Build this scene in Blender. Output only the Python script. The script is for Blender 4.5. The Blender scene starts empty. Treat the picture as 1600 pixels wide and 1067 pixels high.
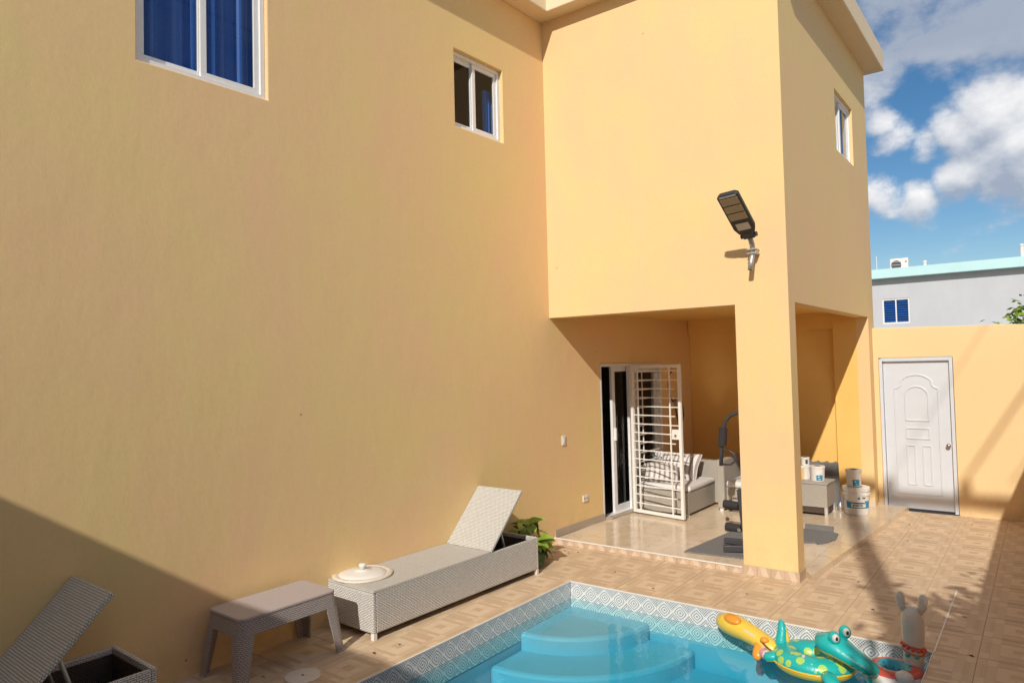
import bpy, bmesh, math, random
from mathutils import Vector, Matrix
random.seed(7)
R = math.radians
sc = bpy.context.scene
col = sc.collection

# ------------------------------------------------------------------ camera
cd = bpy.data.cameras.new('camera'); cam = bpy.data.objects.new('camera', cd); col.objects.link(cam)
cr = Vector((0.7963, 0.6045, -0.0237)); cu = Vector((0.0397, -0.0132, 0.9991)); cf = Vector((-0.6036, 0.7965, 0.0345))
cf.normalize(); cr = (cr - cf * cr.dot(cf)).normalized(); cu = cr.cross(cf)
cam.matrix_world = Matrix(((cr.x, cu.x, -cf.x, 4.4736), (cr.y, cu.y, -cf.y, 0.0), (cr.z, cu.z, -cf.z, 2.0), (0, 0, 0, 1)))
cd.sensor_width = 36; cd.lens = 1099.23 / 1600 * 36
cd.clip_start = 0.05; cd.clip_end = 3000
sc.camera = cam

# ------------------------------------------------------------------ light
SUN = Vector((1.0, -3.5, 2.42)).normalized()          # towards the sun
SKY_STRENGTH = 0.056
SUN_STRENGTH = 2.55
EXPOSURE = 0.62
w = bpy.data.worlds.new('World'); sc.world = w; w.use_nodes = True
wt = w.node_tree; wt.nodes.clear()
def wn(t, **k):
    n = wt.nodes.new(t)
    for a, b in k.items(): setattr(n, a, b)
    return n
sky = wn('ShaderNodeTexSky', sky_type='NISHITA'); sky.sun_disc = False
sky.sun_elevation = math.asin(SUN.z); sky.sun_rotation = math.atan2(SUN.x, SUN.y)
sky.air_density = 1.0; sky.dust_density = 0.2; sky.ozone_density = 2.0
tc = wn('ShaderNodeTexCoord')
def vmath(op, a, b=None, s=None):
    n = wn('ShaderNodeVectorMath', operation=op)
    wt.links.new(a, n.inputs[0])
    if b is not None:
        if isinstance(b, (tuple, Vector)): n.inputs[1].default_value = b
        else: wt.links.new(b, n.inputs[1])
    if s is not None: n.inputs['Scale'].default_value = s
    return n
def fm(op, a, b=0.0, c=None, clamp=False):
    n = wn('ShaderNodeMath', operation=op, use_clamp=clamp)
    for i, x in enumerate([a, b, c]):
        if x is None: continue
        if isinstance(x, (int, float)): n.inputs[i].default_value = x
        else: wt.links.new(x, n.inputs[i])
    return n.outputs[0]
def sstep(x, lo, hi):
    n = wn('ShaderNodeMapRange', interpolation_type='SMOOTHSTEP'); wt.links.new(x, n.inputs['Value'])
    n.inputs['From Min'].default_value = lo; n.inputs['From Max'].default_value = hi
    return n.outputs[0]
BLOBS = [  # direction, angular radius, weight : the cumulus and the grey bank that stand over the yard wall
 ((-.0314, .9585, .272), .058, .70), ((-.0650, .9603, .258), .045, .58), ((-.010, .9725, .232), .07, .70), ((-.1018, .9624, .247), .04, .42),
 ((-.1452, .9453, .280), .026, .50), ((-.1350, .9521, .262), .034, .48), ((-.155, .9662, .2007), .035, .48), ((-.115, .9738, .195), .034, .42),
 ((-.0715, .9726, .2112), .042, .52), ((-.0362, .9818, .1967), .05, .45), ((.03, .97, .25), .08, .6),
 ((-.1109, .9179, .395), .07, .42), ((-.063, .9321, .375), .07, .44), ((-.0153, .9292, .365), .07, .45), ((-.150, .9301, .348), .05, .34), ((.05, .93, .36), .09, .45)]
def density(vec):
    sep = wn('ShaderNodeSeparateXYZ'); wt.links.new(vec, sep.inputs[0])
    no = wn('ShaderNodeTexNoise'); no.inputs['Scale'].default_value = 9.0; no.inputs['Detail'].default_value = 9; no.inputs['Roughness'].default_value = .58
    st = vmath('MULTIPLY', vec, (1, 1, 1.35)); wt.links.new(st.outputs[0], no.inputs['Vector'])
    big = wn('ShaderNodeTexNoise'); big.inputs['Scale'].default_value = 2.6; big.inputs['Detail'].default_value = 3; wt.links.new(vec, big.inputs['Vector'])
    base = sstep(big.outputs[0], .37, .54)                       # unseen cloud over the rest of the sky, thickened for whiter ambient light
    away = wn('ShaderNodeVectorMath', operation='DISTANCE'); wt.links.new(vec, away.inputs[0]); away.inputs[1].default_value = (-.07, .95, .28)
    acc = fm('MULTIPLY', fm('MULTIPLY', base, .68), sstep(away.outputs['Value'], .25, .5))
    for c, r, wgt in BLOBS:
        d = wn('ShaderNodeVectorMath', operation='DISTANCE'); wt.links.new(vec, d.inputs[0]); d.inputs[1].default_value = Vector(c).normalized()
        q = fm('DIVIDE', d.outputs['Value'], r)
        g = fm('POWER', 2.718, fm('MULTIPLY', fm('MULTIPLY', q, q), -1.0))
        acc = fm('MAXIMUM', acc, fm('MULTIPLY', g, wgt))
    det = fm('MULTIPLY', fm('SUBTRACT', no.outputs[0], .5), 1.15)
    return fm('ADD', acc, det)
nv = vmath('NORMALIZE', tc.outputs['Generated']).outputs[0]
D0 = density(nv)
D1 = density(vmath('ADD', nv, (.006, -.004, .022)).outputs[0])
cover = sstep(D0, .16, .40)
lit = fm('ADD', fm('MULTIPLY', fm('SUBTRACT', D0, D1), 1.9), .40, clamp=True)
sepz = wn('ShaderNodeSeparateXYZ'); wt.links.new(nv, sepz.inputs[0])
lit = fm('MULTIPLY', lit, fm('SUBTRACT', 1.0, fm('MULTIPLY', sstep(sepz.outputs[2], .30, .36), .95)))   # the higher bank is thin and grey
ccol = wn('ShaderNodeMixRGB'); wt.links.new(lit, ccol.inputs[0])
ccol.inputs[1].default_value = (.27, .31, .385, 1); ccol.inputs[2].default_value = (.76, .745, .73, 1)
bg = wn('ShaderNodeBackground'); bg.inputs[1].default_value = SKY_STRENGTH
hs = wn('ShaderNodeHueSaturation'); hs.inputs['Saturation'].default_value = 1.3; hs.inputs['Value'].default_value = 1.0
wt.links.new(sky.outputs[0], hs.inputs['Color']); wt.links.new(hs.outputs[0], bg.inputs[0])
bg2 = wn('ShaderNodeBackground'); wt.links.new(ccol.outputs[0], bg2.inputs[0]); bg2.inputs[1].default_value = 0.90
mx = wn('ShaderNodeMixShader'); wt.links.new(fm('MULTIPLY', cover, .93), mx.inputs[0]); wt.links.new(bg.outputs[0], mx.inputs[1]); wt.links.new(bg2.outputs[0], mx.inputs[2])
wo = wn('ShaderNodeOutputWorld'); wt.links.new(mx.outputs[0], wo.inputs[0])

sd = bpy.data.lights.new('sun', 'SUN'); sun = bpy.data.objects.new('sun', sd); col.objects.link(sun)
sd.energy = SUN_STRENGTH; sd.angle = R(0.53); sd.color = (1.0, .95, .86)
sun.rotation_euler = SUN.to_track_quat('Z', 'Y').to_euler(); sun.location = (12, -20, 16)
sc.view_settings.view_transform = 'Standard'; sc.view_settings.look = 'None'
sc.view_settings.exposure = EXPOSURE; sc.view_settings.gamma = 1; sc.view_settings.use_curve_mapping = False
sc.render.engine = 'CYCLES'
sc.cycles.max_bounces = 10; sc.cycles.diffuse_bounces = 6; sc.cycles.transparent_max_bounces = 12
sc.cycles.use_denoising = True; sc.cycles.blur_glossy = 0.15

# ------------------------------------------------------------------ materials
def new_mat(name):
    m = bpy.data.materials.new(name); m.use_nodes = True
    nt = m.node_tree; b = nt.nodes['Principled BSDF']
    return m, nt, b
class N:
    """small node helper"""
    def __init__(s, nt): s.nt = nt
    def n(s, t, **k):
        x = s.nt.nodes.new(t)
        for a, b in k.items(): setattr(x, a, b)
        return x
    def l(s, a, b): s.nt.links.new(a, b)
    def m(s, op, a, b=0.0, clamp=False):
        x = s.n('ShaderNodeMath', operation=op, use_clamp=clamp)
        for i, v in enumerate((a, b)):
            if isinstance(v, (int, float)): x.inputs[i].default_value = v
            else: s.l(v, x.inputs[i])
        return x.outputs[0]
    def mix(s, f, a, b, mode='MIX'):
        x = s.n('ShaderNodeMixRGB', blend_type=mode)
        for i, v in enumerate((f, a, b)):
            if isinstance(v, (int, float)): x.inputs[i].default_value = v
            elif isinstance(v, tuple): x.inputs[i].default_value = (*v, 1) if len(v) == 3 else v
            else: s.l(v, x.inputs[i])
        return x.outputs[0]
    def noise(s, scale, detail=4, rough=.5, vec=None, stretch=None, coord='Object'):
        t = s.n('ShaderNodeTexCoord'); v = t.outputs[coord] if vec is None else vec
        if stretch:
            mp = s.n('ShaderNodeMapping'); mp.inputs['Scale'].default_value = stretch; s.l(v, mp.inputs[0]); v = mp.outputs[0]
        x = s.n('ShaderNodeTexNoise'); x.inputs['Scale'].default_value = scale; x.inputs['Detail'].default_value = detail; x.inputs['Roughness'].default_value = rough
        s.l(v, x.inputs['Vector']); return x.outputs[0]
    def ramp(s, f, lo, hi):
        x = s.n('ShaderNodeMapRange'); s.l(f, x.inputs[0]); x.inputs[1].default_value = lo; x.inputs[2].default_value = hi; return x.outputs[0]
    def bump(s, h, strength, dist, b):
        x = s.n('ShaderNodeBump'); x.inputs['Strength'].default_value = strength; x.inputs['Distance'].default_value = dist
        s.l(h, x.inputs['Height']); s.l(x.outputs[0], b.inputs['Normal'])

def plain(name, c, rough=.5, metal=0, spec=.5, var=.06, bump=0, scale=20, coat=0):
    m, nt, b = new_mat(name); h = N(nt)
    b.inputs['Roughness'].default_value = rough; b.inputs['Metallic'].default_value = metal; b.inputs['Specular IOR Level'].default_value = spec
    f = h.noise(scale, 5, .6)
    h.l(h.mix(f, tuple(x * (1 - var * 1.6) for x in c), tuple(min(1, x * (1 + var)) for x in c)), b.inputs['Base Color'])
    if bump: h.bump(h.noise(scale * 3, 4, .6), bump, .004, b)
    if coat: b.inputs['Coat Weight'].default_value = coat; b.inputs['Coat Roughness'].default_value = .08
    return m

def stucco(name, c, c2, dirt=(.30, .22, .13)):
    m, nt, b = new_mat(name); h = N(nt)
    b.inputs['Roughness'].default_value = .72; b.inputs['Specular IOR Level'].default_value = .25
    t = h.n('ShaderNodeTexCoord').outputs['Object']
    patch = h.ramp(h.noise(.85, 5, .62, t), .38, .62)
    roller = h.ramp(h.noise(3.2, 4, .6, t, (1, 1, .28)), .32, .68)
    fine = h.noise(38, 5, .65, t)
    f = h.m('ADD', h.m('MULTIPLY', patch, .6), h.m('MULTIPLY', roller, .4))
    base = h.mix(f, c, c2)
    base = h.mix(h.m('MULTIPLY', h.ramp(fine, .35, .75), .08), base, dirt)
    # tiny chips and scuffs with a shape of their own
    v = h.n('ShaderNodeTexVoronoi'); v.inputs['Scale'].default_value = 2.3; h.l(t, v.inputs['Vector'])
    chip = h.m('LESS_THAN', v.outputs['Distance'], .022)
    base = h.mix(h.m('MULTIPLY', chip, .55), base, (.18, .13, .08))
    sp = h.n('ShaderNodeSeparateXYZ'); h.l(t, sp.inputs[0])
    low = h.m('MULTIPLY', h.ramp(sp.outputs[2], .42, .0), h.ramp(h.noise(4.5, 5, .7, t), .4, .75))
    base = h.mix(h.m('MULTIPLY', low, .42, True), base, dirt)
    h.l(base, b.inputs['Base Color'])
    trowel = h.noise(5.0, 3, .5, t, (1, 1, .5))
    hh = h.m('ADD', h.m('MULTIPLY', trowel, 2.6), h.m('ADD', h.m('MULTIPLY', h.noise(18, 4, .6, t, (1, 1, .55)), .8), h.m('MULTIPLY', h.noise(95, 3, .6, t), .42)))
    h.bump(hh, .22, .006, b)
    return m

def wicker(name, c, dark, bw=.024, rh=.0105, mortar=.0032, off=.5, bumpd=.006):
    m, nt, b = new_mat(name); h = N(nt)
    uv = h.n('ShaderNodeTexCoord').outputs['UV']
    # wobble so that strands are not ruler straight
    wob = h.n('ShaderNodeTexNoise'); wob.inputs['Scale'].default_value = 14; wob.inputs['Detail'].default_value = 2; h.l(uv, wob.inputs['Vector'])
    vm = h.n('ShaderNodeVectorMath', operation='SCALE'); h.l(wob.outputs['Color'], vm.inputs[0]); vm.inputs['Scale'].default_value = .005
    va = h.n('ShaderNodeVectorMath', operation='ADD'); h.l(uv, va.inputs[0]); h.l(vm.outputs[0], va.inputs[1])
    br = h.n('ShaderNodeTexBrick'); h.l(va.outputs[0], br.inputs['Vector'])
    br.offset = off; br.offset_frequency = 2
    br.inputs['Scale'].default_value = 1; br.inputs['Brick Width'].default_value = bw; br.inputs['Row Height'].default_value = rh
    br.inputs['Mortar Size'].default_value = mortar; br.inputs['Mortar Smooth'].default_value = .6
    br.inputs['Color1'].default_value = (*c, 1); br.inputs['Color2'].default_value = (*[x * .86 for x in c], 1); br.inputs['Mortar'].default_value = (*dark, 1)
    t = h.n('ShaderNodeTexCoord').outputs['Object']
    g = h.ramp(h.noise(7, 4, .6, t), .3, .7)
    h.l(h.mix(h.m('MULTIPLY', g, .16), br.outputs['Color'], tuple(x * .7 for x in c)), b.inputs['Base Color'])
    b.inputs['Roughness'].default_value = .5; b.inputs['Specular IOR Level'].default_value = .35
    h.bump(h.m('SUBTRACT', 1.0, br.outputs['Fac']), .8, bumpd, b)
    return m

def tile_mat(name, c, streak_dir):
    m, nt, b = new_mat(name); h = N(nt)
    t = h.n('ShaderNodeTexCoord').outputs['UV']
    st = (30, 260, 1) if streak_dir == 'x' else (260, 30, 1)
    oi = h.n('ShaderNodeObjectInfo')
    add = h.n('ShaderNodeVectorMath', operation='ADD'); h.l(t, add.inputs[0])
    sc_ = h.n('ShaderNodeVectorMath', operation='SCALE'); sc_.inputs[0].default_value = (7, 13, 0); h.l(oi.outputs['Random'], sc_.inputs['Scale']); h.l(sc_.outputs[0], add.inputs[1])
    g = h.ramp(h.noise(1, 5, .65, add.outputs[0], st), .28, .72)
    base = h.mix(g, tuple(x * .91 for x in c), tuple(x * 1.05 for x in c))
    base = h.mix(h.m('MULTIPLY', oi.outputs['Random'], .14), base, (.36, .26, .17))
    ob = h.n('ShaderNodeNewGeometry').outputs['Position']
    dust = h.ramp(h.noise(1.7, 5, .65, ob), .38, .72)
    base = h.mix(h.m('MULTIPLY', dust, .22), base, (.58, .46, .32))
    h.l(base, b.inputs['Base Color'])
    b.inputs['Roughness'].default_value = .55; b.inputs['Specular IOR Level'].default_value = .3
    h.bump(g, .15, .002, b)
    return m

def pool_tile_mat(name):
    m, nt, b = new_mat(name); h = N(nt)
    uv = h.n('ShaderNodeTexCoord').outputs['UV']           # u,v in motif units, v 0..1 bottom to top
    s = h.n('ShaderNodeSeparateXYZ'); h.l(uv, s.inputs[0])
    u = h.m('SUBTRACT', h.m('FRACT', s.outputs[0]), .5); v = h.m('SUBTRACT', s.outputs[1], .46)
    au = h.m('ABSOLUTE', u); av = h.m('ABSOLUTE', h.m('MULTIPLY', v, 1.05))
    man = h.m('ADD', au, av)
    rad = h.m('SQRT', h.m('ADD', h.m('MULTIPLY', u, u), h.m('MULTIPLY', v, v)))
    d = h.m('ADD', h.m('MULTIPLY', man, .65), h.m('MULTIPLY', rad, .45))
    rings = h.m('GREATER_THAN', h.m('SINE', h.m('MULTIPLY', d, 36)), .18)
    inside = h.m('LESS_THAN', man, .46)
    # field of small diamonds
    a = h.m('FRACT', h.m('MULTIPLY', h.m('ADD', s.outputs[0], s.outputs[1]), 7)); c = h.m('FRACT', h.m('MULTIPLY', h.m('SUBTRACT', s.outputs[0], s.outputs[1]), 7))
    dot = h.m('MULTIPLY', h.m('GREATER_THAN', a, .34), h.m('GREATER_THAN', c, .34))
    edge = h.m('LESS_THAN', h.m('ABSOLUTE', h.m('SUBTRACT', man, .5)), .045)
    tear = h.m('LESS_THAN', h.m('ADD', h.m('ABSOLUTE', h.m('SUBTRACT', au, .5)), h.m('ABSOLUTE', h.m('ADD', v, .40))), .10)
    fd = h.m('FRACT', h.m('MULTIPLY', h.m('ADD', u, v), 13)); fe = h.m('FRACT', h.m('MULTIPLY', h.m('SUBTRACT', u, v), 13))
    bead = h.m('MULTIPLY', h.m('GREATER_THAN', fd, .3), h.m('GREATER_THAN', fe, .3))
    f = h.m('ADD', h.m('MULTIPLY', inside, h.m('MULTIPLY', rings, h.m('ADD', .45, h.m('MULTIPLY', bead, .55)))), h.m('MULTIPLY', h.m('SUBTRACT', 1.0, inside), dot), True)
    f = h.m('MULTIPLY', h.m('MULTIPLY', f, h.m('SUBTRACT', 1.0, edge)), h.m('SUBTRACT', 1.0, tear))
    nz = h.noise(60, 3, .6, uv)
    f = h.m('MULTIPLY', f, h.ramp(nz, .2, .5))
    h.l(h.mix(f, (.72, .70, .66), (.10, .13, .215)), b.inputs['Base Color'])
    b.inputs['Roughness'].default_value = .25
    return m

M = {}
M['house'] = stucco('house paint', (.81, .535, .295), (.78, .59, .26))
M['wall_yel'] = stucco('yard wall paint', (.80, .56, .30), (.80, .59, .31))
M['porch_bounce'] = stucco('house paint with porch bounce', (.84, .50, .14), (.86, .55, .17))  # house paint in the shaded porch, warm bounced light put into its colour
M['trim'] = stucco('roof trim paint', (.78, .63, .42), (.82, .67, .47))
M['pale_blue'] = stucco('neighbour wall paint', (.49, .50, .53), (.54, .55, .57))
M['aqua'] = plain('aqua roof band', (.50, .74, .75), .6, var=.08, scale=2)
M['white_alu'] = plain('white window aluminium', (.76, .75, .74), .38, var=.05)
M['white_steel'] = plain('white painted steel', (.78, .75, .70), .42, var=.07, scale=30)
M['white_door'] = plain('white door paint', (.61, .635, .68), .38, var=.04, scale=5)
M['dark_gap'] = plain('dark rubber', (.03, .03, .035), .7)
M['grout'] = plain('tile grout', (.50, .39, .27), .85, var=.15, scale=30)
M['earth'] = plain('dry ground', (.30, .25, .19), .9, var=.2, scale=.6)
M['t_light'] = tile_mat('tile print light', (.745, .56, .375), 'x')
M['t_light2'] = tile_mat('tile print light cross', (.72, .54, .36), 'y')
M['t_med'] = tile_mat('tile print medium', (.65, .475, .305), 'x')
M['t_med2'] = tile_mat('tile print medium cross', (.65, .475, .305), 'y')
M['t_brown'] = tile_mat('tile print brown', (.59, .42, .265), 'x')
M['t_brown2'] = tile_mat('tile print brown cross', (.595, .425, .27), 'y')
M['pool_tile'] = pool_tile_mat('patterned pool tile')
M['trim_white'] = plain('white tile trim', (.78, .74, .68), .5, var=.08, scale=40)
M['riser_a'] = plain('riser tile pink', (.56, .41, .29), .5, var=.12, scale=60)
M['riser_b'] = plain('riser tile pale', (.63, .50, .37), .5, var=.10, scale=60)
M['riser_c'] = plain('riser tile brown', (.51, .37, .255), .5, var=.12, scale=60)
M['skirting'] = plain('skirting tile', (.40, .33, .26), .35, var=.1, scale=12)
def porch_tile():
    m, nt, b = new_mat('polished porch tile'); h = N(nt)
    ob = h.n('ShaderNodeNewGeometry').outputs['Position']
    f = h.ramp(h.noise(2.2, 6, .65, ob), .35, .68); vein = h.m('LESS_THAN', h.m('ABSOLUTE', h.m('SUBTRACT', h.noise(1.3, 5, .6, ob), .5)), .012)
    base = h.mix(f, (.66, .52, .36), (.75, .62, .45)); base = h.mix(h.m('MULTIPLY', vein, .3), base, (.42, .32, .22))
    h.l(base, b.inputs['Base Color'])
    h.l(h.m('ADD', h.m('MULTIPLY', h.noise(6, 4, .6, ob), .16), .07), b.inputs['Roughness']); b.inputs['Specular IOR Level'].default_value = .6
    return m
M['porch_tile'] = porch_tile()
M['basin'] = plain('pool plaster', (.21, .43, .53), .6, var=.07, scale=4)
M['wicker'] = wicker('white wicker', (.86, .83, .78), (.27, .25, .23), bw=.032, rh=.0125, mortar=.003)
M['wicker_flat'] = wicker('white wicker lying', (.84, .81, .74), (.30, .28, .25), bw=.016, rh=.014, mortar=.003)
M['wicker_sofa'] = wicker('sofa wicker', (.70, .65, .56), (.30, .26, .22), bw=.02, rh=.01)
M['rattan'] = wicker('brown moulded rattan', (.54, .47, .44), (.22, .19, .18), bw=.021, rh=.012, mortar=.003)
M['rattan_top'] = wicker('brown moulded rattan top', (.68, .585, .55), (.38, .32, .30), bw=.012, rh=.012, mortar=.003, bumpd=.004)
M['weave_dark'] = wicker('wicker inside and table shade', (.16, .11, .085), (.04, .03, .025))
M['dark_pan'] = plain('dark lounger pan', (.05, .07, .075), .7)
M['white_plastic'] = plain('white plastic', (.74, .71, .66), .38, var=.05, scale=9)
M['cream_plastic'] = plain('cream plastic', (.70, .63, .53), .5, var=.12, scale=14)
M['cushion'] = plain('white cushion cloth', (.68, .66, .64), .85, var=.06, bump=.3, scale=30)
M['gym'] = plain('charcoal gym steel', (.048, .048, .053), .45, var=.1, scale=20)
M['foam'] = plain('black foam', (.028, .026, .028), .85, bump=.4, scale=60)
M['mat'] = plain('grey rubber mat', (.19, .185, .18), .9, var=.25, bump=.5, scale=90)
M['teal_label'] = plain('teal label', (.02, .26, .42), .4, var=.05)
M['ink'] = plain('dark ink', (.07, .06, .06), .6)
M['label_white'] = plain('white label paper', (.70, .68, .64), .5)
M['yellow_paint'] = plain('spilled yellow paint', (.72, .48, .20), .5)
M['lamp_case'] = plain('black lamp case', (.035, .035, .037), .5, var=.15)
M['lamp_led'] = plain('dusty led lens', (.36, .27, .16), .35, var=.2, scale=60)
M['lamp_chip'] = plain('lamp label', (.55, .46, .38), .5)
M['galv'] = plain('galvanised pipe', (.50, .49, .47), .42, metal=.7, var=.15, scale=40)
M['brass'] = plain('worn brass knob', (.42, .33, .27), .3, metal=.9)
M['cable'] = plain('brown cable', (.10, .05, .03), .6)
M['leaf'] = plain('glossy leaf', (.26, .38, .05), .35, var=.35, scale=14)
M['leaf_dark'] = plain('dark glossy leaf', (.07, .15, .03), .35, var=.3, scale=14)
M['stem'] = plain('green stem', (.12, .16, .05), .6)
M['bark'] = plain('bark', (.16, .12, .085), .9, var=.25, bump=.6, scale=18)
M['concrete'] = plain('concrete', (.42, .40, .37), .85, var=.12, bump=.3, scale=12)
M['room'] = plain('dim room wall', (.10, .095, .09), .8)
M['room_pale'] = plain('room wall', (.42, .36, .28), .8)
def curtain():
    m, nt, b = new_mat('blue curtain'); h = N(nt)
    t = h.n('ShaderNodeTexCoord').outputs['Object']
    f = h.ramp(h.noise(160, 3, .7, t), .35, .7)
    h.l(h.mix(f, (.002, .07, .34), (.005, .16, .62)), b.inputs['Base Color'])
    b.inputs['Roughness'].default_value = .55; b.inputs['Sheen Weight'].default_value = .3
    return m
M['curtain'] = curtain()
M['curtain_light'] = plain('pale curtain', (.72, .72, .74), .8)
M['curtain_sky'] = plain('sky blue curtain', (.02, .17, .52), .7)
def schlick(h, f0, normal=None):
    ge = h.n('ShaderNodeNewGeometry'); d = h.n('ShaderNodeVectorMath', operation='DOT_PRODUCT'); h.l(ge.outputs['Incoming'], d.inputs[0])
    h.l(normal if normal is not None else ge.outputs['Normal'], d.inputs[1])
    q = h.m('SUBTRACT', 1.0, h.m('ABSOLUTE', d.outputs['Value']), True)
    return h.m('ADD', f0, h.m('MULTIPLY', h.m('POWER', q, 5.0), 1 - f0), True)
def glass():
    m = bpy.data.materials.new('window glass'); m.use_nodes = True; nt = m.node_tree; nt.nodes.clear(); h = N(nt)
    t = h.n('ShaderNodeBsdfTransparent'); t.inputs[0].default_value = (.80, .84, .85, 1)
    g = h.n('ShaderNodeBsdfGlossy'); g.inputs['Roughness'].default_value = .02
    mx = h.n('ShaderNodeMixShader'); h.l(schlick(h, .03), mx.inputs[0]); h.l(t.outputs[0], mx.inputs[1]); h.l(g.outputs[0], mx.inputs[2])
    o = h.n('ShaderNodeOutputMaterial'); h.l(mx.outputs[0], o.inputs[0])
    return m
M['glass'] = glass()
def water():
    m = bpy.data.materials.new('pool water'); m.use_nodes = True; nt = m.node_tree; nt.nodes.clear(); h = N(nt)
    t = h.n('ShaderNodeBsdfTransparent'); t.inputs[0].default_value = (.86, .98, 1, 1)
    g = h.n('ShaderNodeBsdfGlossy'); g.inputs['Roughness'].default_value = .015
    ob = h.n('ShaderNodeNewGeometry').outputs['Position']
    bp = h.n('ShaderNodeBump'); bp.inputs['Strength'].default_value = .25; bp.inputs['Distance'].default_value = .01
    h.l(h.m('ADD', h.noise(5, 3, .5, ob), h.m('MULTIPLY', h.noise(17, 2, .5, ob), .25)), bp.inputs['Height'])
    h.l(bp.outputs[0], g.inputs['Normal'])
    mx = h.n('ShaderNodeMixShader'); h.l(schlick(h, .021, bp.outputs[0]), mx.inputs[0]); h.l(t.outputs[0], mx.inputs[1]); h.l(g.outputs[0], mx.inputs[2])
    o = h.n('ShaderNodeOutputMaterial'); h.l(mx.outputs[0], o.inputs[0])
    va = h.n('ShaderNodeVolumeAbsorption'); va.inputs['Color'].default_value = (0, .88, .97, 1); va.inputs['Density'].default_value = 1.15; h.l(va.outputs[0], o.inputs['Volume'])
    return m
M['water'] = water()
def vinyl(name, c, spots=None, scale=9, thr=.33, coat=.3):
    m, nt, b = new_mat(name); h = N(nt)
    t = h.n('ShaderNodeTexCoord').outputs['Object']
    base = h.mix(h.noise(8, 3, .5, t), tuple(x * .9 for x in c), tuple(min(1, x * 1.06) for x in c))
    if spots:
        v = h.n('ShaderNodeTexVoronoi'); v.inputs['Scale'].default_value = scale; v.inputs['Randomness'].default_value = .7; h.l(t, v.inputs['Vector'])
        base = h.mix(h.m('LESS_THAN', v.outputs['Distance'], thr), base, spots)
    h.l(base, b.inputs['Base Color']); b.inputs['Roughness'].default_value = .36; b.inputs['Coat Weight'].default_value = coat; b.inputs['Coat Roughness'].default_value = .06
    h.bump(h.m('ADD', h.noise(22, 3, .5, t), h.m('MULTIPLY', h.noise(70, 2, .5, t, (1, 1, .3)), .35)), .3, .01, b)
    return m
M['v_teal'] = vinyl('teal vinyl', (.01, .42, .40))
M['v_teal_spot'] = vinyl('teal vinyl with lime spots', (.01, .42, .40), (.40, .60, .12), 14, .40)
M['v_yellow'] = vinyl('yellow vinyl', (.80, .52, .04))
M['v_duck'] = vinyl('golden vinyl', (.80, .55, .07))
M['v_orange'] = vinyl('orange vinyl', (.80, .30, .03))
M['v_pink'] = vinyl('pink vinyl', (.75, .32, .32))
M['v_white'] = vinyl('white vinyl', (.66, .62, .58))
M['v_grey'] = vinyl('off white vinyl', (.68, .64, .60), coat=.25)
M['v_red'] = vinyl('red vinyl', (.60, .09, .06))
M['v_aqua'] = vinyl('aqua vinyl', (.02, .34, .44), (.02, .10, .20), 26, .25)
M['v_dots'] = vinyl('white vinyl with round dots', (.68, .64, .60), (.02, .36, .42), 12, .33)
M['v_lime'] = vinyl('lime vinyl', (.33, .56, .12))
M['v_cheek'] = vinyl('pink cheek', (.70, .30, .42))
M['black'] = plain('black', (.012, .012, .012), .3)
def stripe():
    m, nt, b = new_mat('striped pillow'); h = N(nt)
    s = h.n('ShaderNodeSeparateXYZ'); h.l(h.n('ShaderNodeTexCoord').outputs['UV'], s.inputs[0])
    f = h.m('GREATER_THAN', h.m('SINE', h.m('MULTIPLY', s.outputs[0], 95)), .35)
    h.l(h.mix(f, (.66, .63, .60), (.30, .26, .25)), b.inputs['Base Color']); b.inputs['Roughness'].default_value = .9
    return m
M['stripe'] = stripe()

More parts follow.
